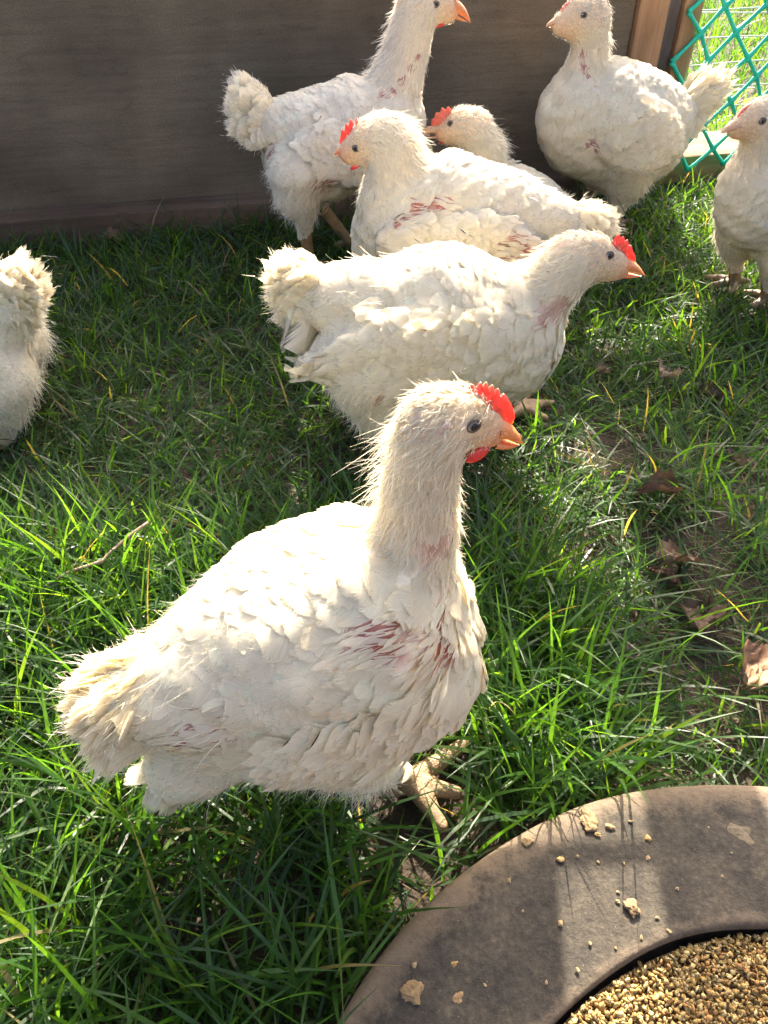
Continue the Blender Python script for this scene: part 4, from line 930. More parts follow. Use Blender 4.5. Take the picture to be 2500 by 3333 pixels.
    for t in np.linspace(-0.3, 1, 10):
        tc_ = max(t, 0); up = mid + (tl2 - mid) * tc_ + np.array([0, -0.0005]); dn = (bb * 0.6 + mid * 0.4) + (tl2 - (bb * 0.6 + mid * 0.4)) * tc_ + np.array([0, -0.0014]) * math.sin(math.pi * tc_)
        if t < 0: up = mid + back * (-t); dn = (bb * 0.6 + mid * 0.4) + back * (-t)
        hw = w0 * 0.85 * max(1 - tc_, 0.03) ** 0.6; c_ = 0.5 * (up + dn); e_ = 0.5 * (up - dn)
        rings.append([((c_ + e_ * math.sin(2 * math.pi * k / 10))[0], hw * math.cos(2 * math.pi * k / 10), (c_ + e_ * math.sin(2 * math.pi * k / 10))[1]) for k in range(10)])
    v2, q2 = loft(rings)
    link('beak', mesh_np('beak', np.concatenate([v1, v2]), np.concatenate([q1, q2 + len(v1)])), M['pale_beak' if pale else 'beak'], root)
    # --- wattles, ears, eyes
    def surf(x, z, sg):
        ys = np.linspace(0.06, 0.0, 120); X = np.stack([np.full(120, x), sg * ys, np.full(120, z)], 1).astype(np.float32); d = fd(X); k = int(np.argmax(d < 0))
        return sg * ys[k] if d[k] < 0 else sg * 0.008
    for x, z, rx, rz, ang in spec['wattle']:
        for sg in (1, -1):
            v, q = sphere((0, 0, 0), 1.0, 12, 20, (rx, 0.0028, rz)); c_, s_ = math.cos(R(-ang)), math.sin(R(-ang)); hx = 1 
            xx = v[:, 0] * c_ - v[:, 2] * s_; zz = v[:, 0] * s_ + v[:, 2] * c_; v = np.stack([x + xx, v[:, 1] + sg * 0.006, z + zz], 1)
            link('wattle', mesh_np('wattle', v, q), M['wattle'], root)
    er = 0.0040 if hero else 0.0045
    for sg in (1, -1):
        x, z = spec['eye']; y = surf(x, z, sg); g_ = fd.grad(np.array([[x, y, z]], np.float32))[1][0]; nrm = norm(g_ * v3(0.4, 1, 0.4)); c_ = v3(x, y, z) - nrm * er * 0.45
        t1 = norm(np.cross(nrm, v3(0, 0, 1))); t2 = np.cross(nrm, t1); rings = []; rr = np.linspace(0.02, 1.9, 16)
        for r_ in rr: rings.append([c_ + er * (math.cos(r_) * nrm + math.sin(r_) * (math.cos(b_) * t1 + math.sin(b_) * t2)) for b_ in np.linspace(0, 2 * math.pi, 20, endpoint=False)])
        v, q = loft(rings); me = mesh_np('eye', v, q); eo = link('eye', me, [M['iris'], M['pupil'], M['lid']], root)
        fr2 = np.repeat(rr[:-1], 20); me.polygons.foreach_set('material_index', np.where(fr2 < 0.6, 1, np.where(fr2 > 1.0, 2, 0)).astype(np.int32))
        rings = []
        for b_ in np.linspace(0, 2 * math.pi, 24, endpoint=False):
            dr = math.cos(b_) * t1 * 1.12 + math.sin(b_) * t2 * 0.92
            rings.append([c_ + er * (0.55 * nrm + dr * 0.98) + er * 0.2 * (math.cos(k_) * nrm + math.sin(k_) * norm(dr)) for k_ in np.linspace(0, 2 * math.pi, 8, endpoint=False)])
        rings.append(rings[0]); v, q = loft(rings); link('eyelid', mesh_np('eyelid', v, q), M['lid'], eo)
        x, z = spec['ear']; y = surf(x, z, sg); rings = []
        for k_, (r_, o_) in enumerate([(0.9, -0.0015), (0.8, 0.0002), (0.6, 0.0007), (0.4, 0.0002), (0.1, -0.0004)]):
            rings.append([(x + 0.0055 * r_ * math.cos(b_), y + sg * o_, z + 0.0068 * r_ * math.sin(b_)) for b_ in np.linspace(0, 2 * math.pi, 18, endpoint=False)])
        v, q = loft(rings); link('ear', mesh_np('ear', v, q), M['ear'], root)
    return root

# ------------------------------------------------------------------ ground and pen
def on_board(t, off=0.0, z=0.0):
    """point on the line of the back wall: t metres along it, off metres towards the camera"""
    c, s = math.cos(R(11.5)), math.sin(R(11.5))
    return (-0.5 + t * c + off * s, 1.54 + t * s - off * c, z)
def hump(x, y):
    return 0.006 * np.sin(x * 9 + 1) * np.sin(y * 7) + 0.004 * np.sin(x * 23 + y * 17)
gx = np.concatenate([np.linspace(-60, -2.2, 10), np.linspace(-2, 3, 101), np.linspace(3.3, 60, 10)]); gy = np.concatenate([np.linspace(-30, -0.7, 8), np.linspace(-0.6, 5, 113), np.linspace(5.3, 90, 12)])
GX, GY = np.meshgrid(gx, gy, indexing='ij'); GZ = hump(GX, GY) - 0.006 * (np.abs(GX) < 5)
q = grid_quads(1, len(gx), len(gy)); g = link('ground', mesh_np('ground', np.stack([GX, GY, GZ], -1).reshape(-1, 3), q[:, ::-1]), M['soil']); g['kind'] = 'structure'

def placed(o, t, off=0.0, z=0.0): o.location = on_board(t, off, z); o.rotation_euler = (0, 0, R(11.5)); return o
mb = MB(); mb.box((-1.6, 0, 0.03), (1.003, 0.035, 0.45), 0.004)
# shallow cracks along the grain are left to the bump; top edge is slightly worn
wall = placed(mb.build('wall_plank', M['board']), 0, 0); tag(wall, 'wide weathered grey brown plank forming the back wall of the pen', 'board')
mb = MB(); mb.box((-1.6, -0.012, -0.02), (0.98, 0.046, 0.052), 0.004)
sill = placed(mb.build('sill_plank', M['sill']), 0, 0.05); tag(sill, 'dark damp brown sill board along the foot of the plank wall', 'board')
mb = MB(); mb.box((0, 0, 0), (0.062, 0.045, 0.375), 0.003); tag(placed(mb.build('fence_post', M['fresh']), 1.005, 0.012), 'orange brown timber post right beside the end of the plank wall', 'post')
mb = MB(); mb.box((0, 0, 0), (0.034, 0.03, 0.372), 0.002); tag(placed(mb.build('fence_batten', M['grey']), 1.069, -0.012), 'grey weathered batten between the two orange timber posts', 'batten')
mb = MB(); mb.box((0, 0, 0), (0.04, 0.045, 0.375), 0.003); tag(placed(mb.build('fence_post', M['fresh']), 1.105, 0.0), 'narrow orange timber post holding the edge of the green mesh', 'post')
mb = MB(); mb.box((0, 0, 0), (1.6, 0.16, 0.058), 0.004); tag(placed(mb.build('ground_rail', M['rail']), 1.15, -0.005), 'pale timber rail lying flat on the grass under the green mesh', 'rail')

# green plastic diamond mesh: two families of strands crossing at thick knots
def mesh_fence():
    A = np.array([0.033, -0.041]); B = np.array([0.043, 0.045]); O = np.array([1.23, 0.383])   # (t along wall, z)
    mb = MB(); rows = range(-14, 16)
    def pt(i, j):
        p = O + A * i + B * j; w = 0.004 * math.sin(i * 1.7 + j * 2.3); return p[0] + w, p[1] + 0.004 * math.sin(i * 2.1 - j), 0.016 + 0.008 * math.sin(i * 0.8 + j * 0.6)
    inside = lambda p: 1.085 < p[0] < 2.35 and 0.015 < p[1] < 0.56
    for fam in (0, 1):
        for k in rows:
            run = []
            for s in range(-16, 17):
                p = pt(s, k) if fam == 0 else pt(k, s)
                if inside(p): run.append(p)
                else:
                    if len(run) > 1:
                        q = []; rad = []
                        for a, b in zip(run, run[1:]):
                            for f, r in ((0, 0.0062), (0.2, 0.0042), (0.5, 0.0037), (0.8, 0.0042)):
                                q.append([a[i] * (1 - f) + b[i] * f for i in range(3)]); rad.append(r)
                        q.append(run[-1]); rad.append(0.0062)
                        mb.tube([on_board(x[0], x[2], x[1]) for x in q], rad, 7)
                    run = []
    return mb.build('mesh_fence', M['mesh'], smooth=True)
tag(mesh_fence(), 'green plastic diamond mesh stretched from the narrow timber post', 'fence')
def wire_fence():
    mb = MB()
    for k, z in enumerate((0.07, 0.12, 0.17, 0.22, 0.275, 0.285, 0.335, 0.39, 0.45)):
        mb.tube([on_board(1.16 + 0.1 * i, -0.30 + 0.006 * math.sin(i + k), z + 0.004 * math.sin(i * 0.7 + k * 2)) for i in range(20)], 0.0018, 5)
    for i in range(12):
        mb.tube([on_board(1.2 + 0.16 * i, -0.302, 0.0), on_board(1.2 + 0.16 * i, -0.302, 0.46)], 0.0012, 4)
    return mb.build('wire_fence', M['wire'], smooth=True)
tag(wire_fence(), 'thin grey galvanised wire fence behind the green mesh', 'fence')


# unseen boards and their supports, added to shade the lawn and bar the trough
for x, y, hw, l in ((0.383, 1.15, 0.045, 'right added unseen rafter throwing the broad shadow bar across the trough'), (0.216, 1.085, 0.042, 'left added unseen rafter shading the left part of the trough')):
    mb = MB(); mb.box((-hw, -1.6, 0), (hw, 0.0, 0.03), 0.003); o = mb.build('shade_slat', M['wooden']); o.location = (x, y, 0.66); o.rotation_euler = (0, 0, R(-3.7)); tag(o, l, 'slat')  # unseen planks added to cast the bars on the trough
mb = MB(); mb.tube([(-0.2, -0.40, 0.653), (0.5, -0.40, 0.653)], 0.006, 8); o = mb.build('added_bar', M['wire'], smooth=True); tag(o, 'added unseen short bar under the near ends of both shade planks', 'bar')  # out of view, added to carry the shade planks
mb = MB(); mb.tube([(-1.12, 1.07, 0.653), (1.12, 1.07, 0.653)], 0.006, 8); o = mb.build('added_bar', M['wire'], smooth=True); tag(o, 'added unseen steel bar under the far end of the rafter', 'bar')  # second added bar, unseen, for the far plank ends
mb = MB(); mb.box((-0.20, -0.205, 0), (0.20, 0.35, 0.012), 0.002); mb.box((-0.40, -0.33, 0), (-0.205, -0.2055, 0.012), 0.002); mb.box((-0.2049, -0.29, 0), (0.20, -0.2055, 0.012), 0.002); o = mb.build('shade_panel', M['wooden']); o.location = (0.683, 1.955, 0.912); tag(o, 'small added unseen roof panel above the right hand chickens', 'panel')  # unseen sheet, cut to shade the right hand grass
mb = MB(); mb.box((-0.5, -0.29, 0), (0.34, 0.02, 0.012), 0.002); mb.box((-0.5, 0.0202, 0), (0.45, 0.36, 0.012), 0.002); o = mb.build('shade_panel', M['wooden']); o.location = (-0.258, 2.115, 0.912); tag(o, 'wide added unseen roof panel over the left part of the plank wall', 'panel')  # unseen sheet added to shade the grass on the left
mb = MB(); mb.box((-1.06, -0.02, 0), (1.4, 0.02, 0.03), 0.003); o = mb.build('shade_beam', M['wooden']); o.location = (0, 2.2, 0.881); tag(o, 'added unseen beam behind the plank wall carrying both roof panels', 'beam')  # unseen, added only to hold up the shade panels
for x, y, l in ((-1.0, 2.2, 'added unseen post under the left end of the roof beam'), (1.37, 2.2, 'added unseen post under the right end of the roof beam'), (-1.12, 1.07, 'added unseen left post holding the thin steel cross bar'), (1.12, 1.07, 'added unseen right post holding the thin steel cross bar'), (-0.22, -0.40, 'added unseen left front post holding the short steel bar'), (0.52, -0.40, 'added unseen right front post holding the short steel bar')):
    mb = MB(); mb.box((-0.03, -0.03, 0), (0.03, 0.03, 0.88 if y > 1.5 else 0.68), 0.003); o = mb.build('shade_post', M['fresh']); o.location = (x, y, 0); tag(o, l, 'post')  # unseen supports added for the shading boards


# ------------------------------------------------------------------ feed trough ring
FC = (0.272, -0.047); FO, FI, FZ = 0.356, 0.2516, 0.05
def feeder():
    root = empty('feed_trough', (FC[0], FC[1], 0)); tag(root, 'round dusty brown rubber feed trough with a wide flat rim', 'feeder')
    prof = [(FO + 0.004, -0.01), (FO + 0.003, 0.03), (FO + 0.001, 0.043), (FO - 0.003, 0.0485), (FO - 0.008, 0.050), (FO - 0.03, 0.0508), (FO - 0.06, 0.0508), (FI + 0.03, 0.0502), (FI + 0.012, 0.0496), (FI + 0.004, 0.0500), (FI + 0.001, 0.0502), (FI - 0.0015, 0.0485), (FI - 0.002, 0.044), (FI + 0.002, 0.03), (FI - 0.01, 0.008)]
    n = 220; rings = []; cols = []
    for k in range(n):
        a = 2 * math.pi * k / n; wv = 0.0012 * math.sin(3 * a + 1) + 0.0008 * math.sin(11 * a)
        rings.append([((r + wv) * math.cos(a), (r + wv) * math.sin(a), z + 0.0006 * math.sin(7 * a + r * 30)) for r, z in prof]); cols.append([np.interp(r, [FI, FI + .012, FO - 0.03, FO - 0.005, FO + .01], [.75, .3, 0.35, 1.0, 0.9]) for r, z in prof])
    V = np.array(rings); m = len(prof); Q = []
    for k in range(n):
        for j in range(m - 1): Q.append((k * m + j, ((k + 1) % n) * m + j, ((k + 1) % n) * m + j + 1, k * m + j + 1))
    c = np.array(cols).reshape(-1, 1); link('rim', mesh_np('rim', V, np.array(Q), attrs={'tint': np.concatenate([c, c, c, c * 0 + 1], 1)}), M['rubber'], root)
    mb = MB(); bmesh.ops.create_circle(mb.bm, cap_ends=True, segments=64, radius=FI - 0.004)
    o = mb.build('bowl', M['rubber'], root); o.location = (0, 0, 0.012)
    return root
feeder()
def blob(n, seed_r=0.22):
    ico = [(-1, 1.618, 0), (1, 1.618, 0), (-1, -1.618, 0), (1, -1.618, 0), (0, -1, 1.618), (0, 1, 1.618), (0, -1, -1.618), (0, 1, -1.618), (1.618, 0, -1), (1.618, 0, 1), (-1.618, 0, -1), (-1.618, 0, 1)]
    F = [(0, 11, 5), (0, 5, 1), (0, 1, 7), (0, 7, 10), (0, 10, 11), (1, 5, 9), (5, 11, 4), (11, 10, 2), (10, 7, 6), (7, 1, 8), (3, 9, 4), (3, 4, 2), (3, 2, 6), (3, 6, 8), (3, 8, 9), (4, 9, 5), (2, 4, 11), (6, 2, 10), (8, 6, 7), (9, 8, 1)]
    v = np.array(ico) / 1.9; V = v[None] * (1 + RNG.normal(0, seed_r, (n, 12, 1))); return V, np.array(F)
def rand_rot(n):
    q = RNG.normal(size=(n, 4)); q /= np.linalg.norm(q, axis=1, keepdims=True); w, x, y, z = q.T
    return np.stack([1 - 2 * (y * y + z * z), 2 * (x * y - z * w), 2 * (x * z + y * w), 2 * (x * y + z * w), 1 - 2 * (x * x + z * z), 2 * (y * z - x * w), 2 * (x * z - y * w), 2 * (y * z + x * w), 1 - 2 * (x * x + y * y)], 1).reshape(n, 3, 3)
def grain_heap():
    n = 90000; r = (FI - 0.006) * np.sqrt(RNG.random(n)); a = RNG.uniform(0, 2 * math.pi, n); x = FC[0] + r * np.cos(a); y = FC[1] + r * np.sin(a)
    k = (y > 0.0) & (x > 0.02); x, y, r = x[k], y[k], r[k]; n = len(x)
    z = 0.036 + 0.004 * np.sin(x * 40) * np.sin(y * 33) + RNG.uniform(-0.003, 0.003, n) + 0.004 * np.clip((r - 0.2) / 0.05, 0, 1)
    V, F = blob(n, 0.25); sz = RNG.uniform(0.0010, 0.0024, (n, 1, 1)) * np.stack([RNG.uniform(0.8, 1.7, n), RNG.uniform(0.6, 1.1, n), RNG.uniform(0.28, 0.7, n)], 1)[:, None]
    V = np.einsum('nij,nkj->nki', rand_rot(n), V * sz) + np.stack([x, y, z], 1)[:, None]
    pal = np.array([[0.36, 0.235, 0.07], [0.44, 0.31, 0.11], [0.27, 0.16, 0.05], [0.50, 0.38, 0.17], [0.37, 0.20, 0.065]]); c = pal[RNG.integers(0, 5, n)] * RNG.uniform(0.7, 1.1, (n, 1)); c = np.concatenate([c, np.ones((n, 1))], 1)
    F = (np.arange(n)[:, None, None] * 12 + F[None]).reshape(-1, 3)
    # matrix of fine meal between the grains
    mb_r = np.linspace(0.01, FI - 0.004, 30); ph = np.linspace(0, 2 * math.pi, 96, endpoint=False); rings = [[(FC[0] + rr * math.cos(t), FC[1] + rr * math.sin(t), 0.0345 + 0.004 * math.sin((FC[0] + rr * math.cos(t)) * 40) * math.sin((FC[1] + rr * math.sin(t)) * 33)) for t in ph] for rr in mb_r]
    v2, q2 = loft(rings); c2 = np.tile([0.22, 0.14, 0.06, 1], (len(v2), 1))
    nv = n * 12
    me = mesh_np('grain_feed', np.concatenate([V.reshape(-1, 3), v2]), quads=q2 + nv, tris=F, attrs={'tint': np.concatenate([np.repeat(c, 12, 0), c2])}, smooth=False)
    o = link('grain_feed', me, M['grain']); tag(o, 'cracked yellow brown grain filling the feed trough', 'grain', kind='stuff')
grain_heap()

# ------------------------------------------------------------------ chickens

def clod(name, x, y, z, r, flat, col, label, cat, group=None, mat='grain', rz=None):
    bm = bmesh.new(); bmesh.ops.create_icosphere(bm, subdivisions=3 if r > 0.003 else 2, radius=1.0)
    ph = RNG.uniform(0, 6, 3); st = RNG.uniform(0.75, 1.35)
    for v in bm.verts:
        k = 1 + 0.28 * math.sin(v.co.x * 3 + ph[0]) * math.sin(v.co.y * 4 + ph[1]) + 0.14 * math.sin(v.co.x * 9 + ph[2]) * math.sin(v.co.y * 8 + v.co.z * 7 + ph[0]) + RNG.normal(0, 0.05)
        v.co = (v.co.x * k * st * r, v.co.y * k * r / st, v.co.z * k * r * flat)
    me = bpy.data.meshes.new(name); bm.to_mesh(me); bm.free()
    at = me.attributes.new('tint', 'FLOAT_COLOR', 'POINT'); n = len(me.vertices); c = np.tile([*col, 1.0], (n, 1)); c[:, :3] *= RNG.uniform(0.75, 1.15, (n, 1)); at.data.foreach_set('color', c.astype(np.float32).ravel())
    o = link(name, me, M[mat]); o.location = (x, y, z + r * flat * 0.6); o.rotation_euler = (0, 0, RNG.uniform(0, 6.28) if rz is None else rz); return tag(o, label, cat, group)
TAN = (0.24, 0.155, 0.07)
for name, x, y, r, fl, lab in [('feed_clod', 0.156, 0.2775, 0.006149999999999999, 0.25, 'largest flat tan clod of feed near the outer edge of the rim'), ('feed_clod', 0.1563, 0.2703, 0.004509999999999999, 0.4, 'knobbly tan clod touching the largest flat clod'), ('feed_clod', 0.1713, 0.2703, 0.0028699999999999997, 0.5, 'small tan clod right of the largest flat clod'), ('feed_clod', 0.1741, 0.212, 0.005575999999999999, 0.5, 'tan clod lying alone in the sunlit middle of the rim'), ('feed_clod', 0.0181, 0.1597, 0.00656, 0.45, 'pale clod low on the shaded left part of the rim'), ('feed_clod', 0.2684, 0.2667, 0.009019999999999999, 0.08, 'flat dried smear of feed on the shaded right part of the rim'), ('feed_clod', 0.1074, 0.2596, 0.0036899999999999997, 0.25, 'thin flake of feed right at the outer edge of the rim'), ('feed_clod', 0.0481, 0.1571, 0.00328, 0.3, 'little flat flake beside the pale clod in the shade')]:
    clod(name, x, y, 0.0506, r, fl, TAN if fl > 0.1 else (0.13, 0.10, 0.06), lab, 'clod', 'clods of feed on the rim')
for x, y, r in [(0.1294, 0.2459, 0.00256), (0.198, 0.2614, 0.0024000000000000002), (0.1943, 0.2467, 0.0019199999999999998), (0.1426, 0.2484, 0.00128), (0.1571, 0.2442, 0.0012000000000000001), (0.0901, 0.231, 0.0017600000000000003), (0.1608, 0.2646, 0.00208), (0.1881, 0.2748, 0.00144), (0.122, 0.2021, 0.0019199999999999998), (0.1286, 0.1733, 0.0016), (0.0201, 0.1761, 0.0017600000000000003), (0.0472, 0.1768, 0.00208), (0.1668, 0.2229, 0.0012000000000000001), (0.165, 0.2166, 0.00144), (0.1759, 0.1932, 0.00144), (0.1903, 0.2059, 0.00128), (0.196, 0.1969, 0.0016), (0.1756, 0.2433, 0.0011200000000000001), (0.1403, 0.1896, 0.0011200000000000001), (0.157, 0.1867, 0.00104), (0.1067, 0.1658, 0.0011200000000000001), (0.257, 0.251, 0.00104), (0.2447, 0.2342, 0.0012000000000000001), (0.2095, 0.2253, 0.00144), (0.2459, 0.2703, 0.0009599999999999999), (0.0662, 0.1644, 0.00104), (0.0974, 0.2104, 0.00104)]:
    clod('stray_grain', x, y, 0.0506, r, 0.6, (0.38, 0.235, 0.085) if r > 0.002 else (0.28, 0.2, 0.1), 'small yellow grain lying loose on the dusty trough rim', 'grain', 'stray grains on the trough rim')
def dead_leaf(x, y, z, L, W_, rz, curl, pitch, roll, col, label):
    nu, nv = 16, 9; u = np.linspace(0, 1, nu)[:, None]; v = np.linspace(-1, 1, nv)[None, :]
    w = W_ * np.sin(np.pi * np.clip(u, 0.02, 0.98)) ** 0.7 * (1 + 0.13 * np.sin(u * 19 + rz) * np.abs(v)) * 0.8
    L = L * 0.8; X = (u - 0.5) * L + 0 * v; Y = v * w * np.cos(curl * np.abs(v) * 0.6); Z = w * np.abs(v) * np.sin(curl * np.abs(v)) + 0.10 * L * np.sin(u * 5 + rz) + 0.004 * np.sin(u * 17 + v * 9) + RNG.normal(0, 0.0012, (nu, nv))
    V = np.stack([X, Y, Z], -1).reshape(-1, 3); c = np.tile([*col, 1.0], (nu * nv, 1)); c[:, :3] *= 0.65 * (0.8 + 0.4 * RNG.random((nu * nv, 1))); vein = (np.abs(np.broadcast_to(v, (nu, nv))).ravel() < 0.1); c[vein, :3] *= 1.25
    o = link('dead_leaf', mesh_np('dead_leaf', V, grid_quads(1, nu, nv), attrs={'tint': c}), M['leaf']); o.location = (x, y, z); o.rotation_euler = (roll, pitch, rz); tag(o, label, 'leaf', 'dead leaves on the grass')
for a in [(0.328, 0.69, 0.03, 0.085, 0.024, 0.35, 1.3, 0.05, 0.3, (0.22, 0.125, 0.07), 'long curled brown leaf on the bare patch right of the nearest head'), (0.32, 0.587, 0.018, 0.07, 0.03, 0.5, 0.5, 0.1, -0.2, (0.17, 0.105, 0.06), 'broad dull brown leaf flat on the bare patch'), (0.298, 0.553, 0.022, 0.05, 0.012, -0.6, 2.2, 0.2, 0.2, (0.28, 0.16, 0.1), 'rolled reddish brown leaf beside the broad dull leaf'), (0.401, 0.939, 0.03, 0.05, 0.026, 0.9, 0.8, 0.2, 0.1, (0.42, 0.32, 0.2), 'torn tan leaf standing in the grass right of the middle chickens'), (0.345, 0.435, 0.028, 0.075, 0.03, 1.0, 1.0, -0.1, 0.3, (0.5, 0.3, 0.17), 'sunlit tan leaf at the right edge above the trough'), (0.446, 0.755, 0.02, 0.06, 0.012, 1.9, 1.4, 0.2, 0.0, (0.27, 0.19, 0.14), 'narrow grey brown leaf upright near the right edge'), (0.235, 0.455, 0.022, 0.03, 0.012, 0.2, 1.2, 0.0, 0.4, (0.4, 0.32, 0.24), 'small pale curled leaf in the middle of the right hand grass'), (0.317, 0.965, 0.02, 0.03, 0.015, 0.4, 0.6, 0.2, 0.0, (0.32, 0.24, 0.15), 'small tan leaf just right of the walking chicken'), (0.466, 0.913, 0.015, 0.05, 0.02, 0.8, 0.8, 0.0, 0.2, (0.13, 0.08, 0.05), 'dark brown leaf low in the grass near the torn tan leaf'), (-0.519, 1.445, 0.015, 0.05, 0.02, 0.1, 0.8, 0.1, 0.2, (0.24, 0.15, 0.09), 'brown leaf at the foot of the plank wall'), (0.325, 0.508, 0.015, 0.07, 0.03, 1.2, 0.7, 0.0, -0.2, (0.14, 0.09, 0.055), 'dark leaf pressed flat between the bare patch and the right edge')]: dead_leaf(*a)
mb = MB(); mb.tube([[-0.341, 0.52, 0.045], [-0.316, 0.532, 0.055], [-0.283, 0.54, 0.062], [-0.28, 0.547, 0.064], [-0.257, 0.571, 0.072], [-0.243, 0.58, 0.078]], [0.0011, 0.0015, 0.0018, 0.0016, 0.002, 0.0016], 6); tag(mb.build('dry_twig', M['wooden'], smooth=True), 'thin bent dry twig lying on the grass behind the nearest chicken', 'twig')


make_bird(BIRDS['A'], 'white chicken nearest the camera with red comb and bare pink shoulder', 1.0, hero=True, warm=0.55)
make_bird(BIRDS['B4'], 'white chicken walking right with its head low beside the nearest one', 0.85, warm=0.40)
make_bird(BIRDS['B3'], 'white chicken facing left with bright red spiky comb in the middle of the flock', 0.8, warm=0.20)
make_bird(BIRDS['B1'], 'tall white chicken stretching its neck up against the plank wall', 0.75, comb_mat='pale_comb', warm=0.00)
make_bird(BIRDS['B2'], 'white chicken standing in front of the timber posts with tail raised against the green mesh', 0.75, pale=True, comb_mat='pale_comb', warm=0.30)
make_bird(BIRDS['B5'], 'white chicken crouching behind the red combed one with only its head showing', 0.6, pale=True, comb_mat='pale_comb', warm=0.30)
make_bird(BIRDS['B6'], 'white chicken cut off by the right edge of the photo', 0.6, pale=True, comb_mat='pale_comb', warm=0.35)
make_bird(BIRDS['B7'], 'white chicken seen only by its raised tail at the left edge', 0.7, warm=0.30)


# ------------------------------------------------------------------ grass, straw, leaves

def bird_mask(P, tol=0.004):
    """True where a world point lies inside a chicken"""
    out = np.zeros(len(P), bool)
    for fd, spec, lo, hi in FIELDS:
        c, s = math.cos(R(spec['phi'])), math.sin(R(spec['phi'])); q = P - np.array(spec['loc'])
        l = np.stack([q[:, 0] * c + q[:, 1] * s, -q[:, 0] * s + q[:, 1] * c, q[:, 2]], 1).astype(np.float32)
        m = ((l > lo) & (l < hi)).all(1)
        if m.any():
            i = np.where(m)[0]; out[i] |= fd(l[i]) < tol
    return out
def blocked(x, y, pad=0.0):
    r = np.hypot(x - FC[0], y - FC[1]); m = r < FO + 0.003 + pad
    c, s = math.cos(R(11.5)), math.sin(R(11.5)); dx, dy = x + 0.5, y - 1.54; t = dx * c + dy * s; n = -dx * s + dy * c
    m |= (n > -0.052) & (n < 0.05) & (t < 1.16); m |= (n > -0.01) & (n < 0.17) & (t >= 1.14) & (t < 2.8)
    return m, t, n
BARE = [(0.36, 0.60, 0.10), (0.43, 0.50, 0.08), (0.30, 0.48, 0.07), (0.46, 0.72, 0.08), (0.42, 0.40, 0.06), (0.22, 0.62, 0.06), (-0.02, 0.78, 0.05), (0.02, 0.25, 0.05), (-0.10, 0.235, 0.045), (0.30, 0.80, 0.06)]
def bare(x, y):
    b = np.zeros(len(x))
    for cx, cy, r in BARE: b = np.maximum(b, np.exp(-((x - cx) ** 2 + (y - cy) ** 2) / (r * r)))
    return b
def blades(n, x, y, L, w, lean, az, tint, nu=5, z0=None, droop=0.5):
    u = np.linspace(0, 1, nu)[None, :]
    th = lean[:, None] + droop * u * RNG.uniform(0.2, 1.3, (n, 1))           # angle from vertical grows to the tip
    ds = L[:, None] / (nu - 1); dh = np.sin(th) * ds; dz = np.cos(th) * ds
    hh = np.concatenate([np.zeros((n, 1)), np.cumsum(dh[:, 1:], 1)], 1); zz = np.concatenate([np.zeros((n, 1)), np.cumsum(dz[:, 1:], 1)], 1)
    zz = np.maximum(zz, 0.002 + 0.004 * RNG.random((n, 1)))
    sw = RNG.normal(0, 0.10, (n, 1)) * L[:, None] * u ** 2
    cx = x[:, None] + np.cos(az)[:, None] * hh - np.sin(az)[:, None] * sw; cy = y[:, None] + np.sin(az)[:, None] * hh + np.cos(az)[:, None] * sw
    z = (hump(x, y) - 0.006 if z0 is None else z0)[:, None] + zz
    tw = az[:, None] + math.pi / 2 + RNG.normal(0, 0.6, (n, 1)) + RNG.normal(0, 0.5, (n, 1)) * u
    hw = 0.41 * w[:, None] * np.clip(0.75 + 0.9 * u, 0, 1) * np.clip((1 - u) * 2.6, 0.03, 1)
    tilt = RNG.normal(0, 0.35, (n, 1))
    ox, oy, oz = np.cos(tw) * hw, np.sin(tw) * hw, np.sin(tilt) * hw
    V = np.stack([np.stack([cx - ox, cy - oy, z - oz], -1), np.stack([cx + ox, cy + oy, z + oz], -1)], 2)
    bad = bird_mask(V[:, 1:].mean(2).reshape(-1, 3)).reshape(n, nu - 1).any(1)
    bl, t, nn = blocked(V[:, :, 0, 0].ravel(), V[:, :, 0, 1].ravel()); hz = V[:, :, 0, 2].ravel()
    bad |= (bl & (hz < 0.5)).reshape(n, nu)[:, :3].any(1)
    rr = np.hypot(V[:, :, 0, 0] - FC[0], V[:, :, 0, 1] - FC[1]); bad |= ((rr < FO + 0.004) & (V[:, :, 0, 2] < 0.053)).any(1)
    k = ~bad; V = V[k]; n2 = len(V)
    fx = np.zeros((n2, nu, 2, 3)); fx[..., 0] = u[:, :, None]; fx[..., 2] = RNG.random((n2, 1, 1)); T = np.repeat(tint[k], nu * 2, 0)
    return V.reshape(-1, 3), grid_quads(n2, nu, 2), fx.reshape(-1, 3), T
EXC = [(0.035, 0.322, 0.055)]
def greens(n, dry=0.04):
    pal = np.array([[0.030, 0.085, 0.016], [0.045, 0.12, 0.020], [0.065, 0.155, 0.026], [0.038, 0.10, 0.026], [0.09, 0.17, 0.03]])
    c = pal[RNG.choice(5, n, p=[0.25, 0.3, 0.2, 0.15, 0.1])] * RNG.uniform(0.42, 0.80, (n, 1))
    d = RNG.random(n) < dry; c[d] = np.array([0.17, 0.145, 0.075]) * RNG.uniform(0.6, 1.2, (d.sum(), 1))
    return np.concatenate([c, np.ones((n, 1))], 1)
gp = []
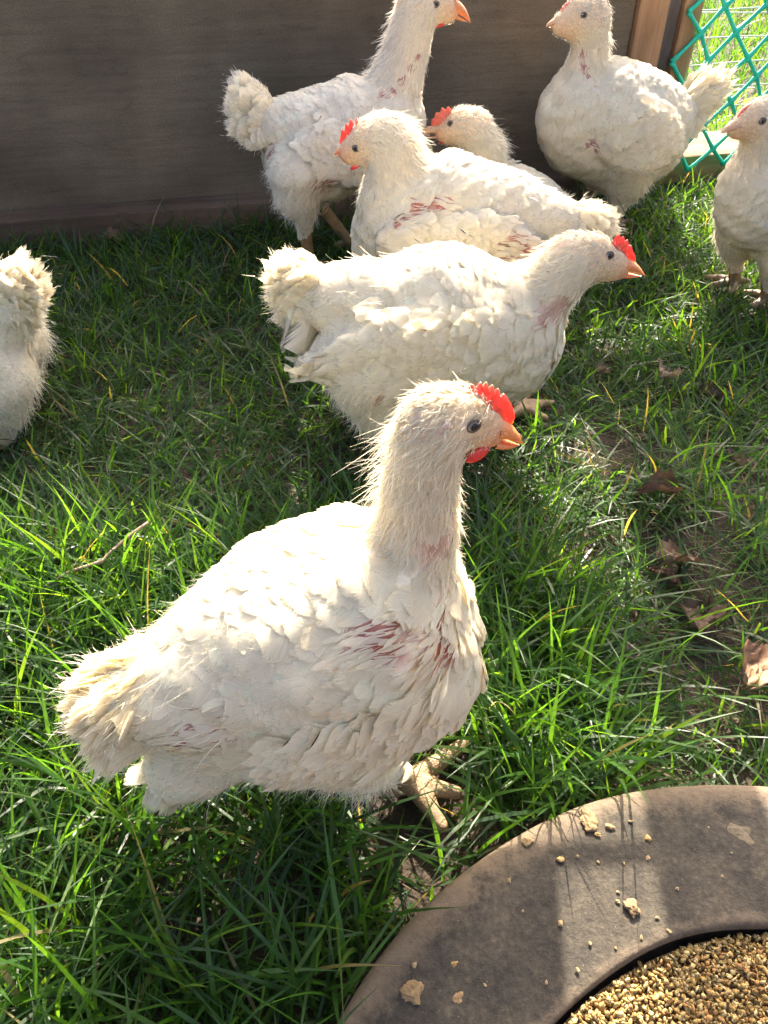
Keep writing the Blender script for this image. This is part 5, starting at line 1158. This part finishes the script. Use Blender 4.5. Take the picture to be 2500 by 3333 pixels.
def scatter(n, x0, x1, y0, y1, Lr, wr, lean, dry=0.04, bare_p=0.9, keepf=None, droop=0.6, nu=5, comb_az=None):
    x = RNG.uniform(x0, x1, n); y = RNG.uniform(y0, y1, n)
    k = (np.abs(x) < 0.30 + 0.56 * np.hypot(y, 0.62) ) & (RNG.random(n) > bare_p * bare(x, y)) & ~blocked(x, y)[0]
    if keepf is not None: k &= keepf(x, y)
    for cx, cy, r in EXC: k &= (np.hypot(x - cx, y - cy) > r) | (RNG.random(n) < 0.3)
    x, y = x[k], y[k]; n = len(x); cl = 0.75 + 0.5 * (np.sin(x * 37 + 3 * np.sin(y * 21)) * np.sin(y * 33 + 2 * np.sin(x * 19)) * 0.5 + 0.5)
    az = RNG.uniform(0, 2 * math.pi, n)
    if comb_az is not None: az = comb_az + RNG.normal(0, 0.9, n)
    gp.append(blades(n, x, y, RNG.uniform(*Lr, n) * cl, RNG.uniform(*wr, n), np.abs(RNG.normal(lean[0], lean[1], n)), az, greens(n, dry), nu=nu, droop=droop))
# short undergrowth everywhere, then taller blades by zone
scatter(52000, -1.3, 1.4, 0.02, 1.75, (0.025, 0.055), (0.0018, 0.0034), (0.7, 0.4), 0.05)
scatter(30000, -1.3, 1.4, 0.45, 1.75, (0.045, 0.10), (0.0025, 0.0045), (0.75, 0.4), 0.03, droop=0.9)
scatter(9500, -0.8, 0.2, 0.02, 0.62, (0.07, 0.14), (0.0026, 0.0046), (0.42, 0.28), 0.02, droop=0.9, nu=7)
scatter(4500, -0.1, 0.8, 0.2, 0.75, (0.05, 0.11), (0.0024, 0.004), (0.75, 0.4), 0.04, droop=0.9, nu=6)
scatter(2600, 0.35, 1.3, 0.8, 1.9, (0.03, 0.07), (0.003, 0.005), (0.8, 0.4), 0.05, 0.3)
beyond = lambda x, y: (y > 1.54 + (x + 0.5) * 0.203 + 0.16)
scatter(16000, 0.2, 3.4, 1.8, 5.2, (0.06, 0.16), (0.004, 0.007), (0.4, 0.3), 0.03, 0.0, keepf=beyond, droop=0.7)
v, q, f, t = join(gp); o = link('grass', mesh_np('grass', v, q, attrs={'fx': f, 'tint': t}), M['grass']); tag(o, 'tousled green lawn grass covering the pen', 'grass', kind='stuff')
# dry thatch lying flat
n = 9000; x = RNG.uniform(-0.9, 1.2, n); y = RNG.uniform(0.05, 1.7, n); k = (RNG.random(n) < 0.14 + 0.86 * bare(x, y)) & ~blocked(x, y)[0]; x, y = x[k], y[k]; n = len(x)
c = np.array([[0.20, 0.135, 0.07], [0.13, 0.085, 0.05], [0.27, 0.2, 0.12]])[RNG.integers(0, 3, n)] * RNG.uniform(0.6, 1.1, (n, 1)); c = np.concatenate([c, np.ones((n, 1))], 1)
v, q, f, t = blades(n, x, y, RNG.uniform(0.02, 0.07, n), RNG.uniform(0.0007, 0.0018, n), RNG.uniform(1.15, 1.5, n), RNG.uniform(0, 6.28, n), c, nu=4, droop=0.1)
o = link('straw', mesh_np('straw', v, q, attrs={'fx': f, 'tint': t}), M['straw']); tag(o, 'dry brown thatch lying flat between the grass blades', 'straw', kind='stuff')
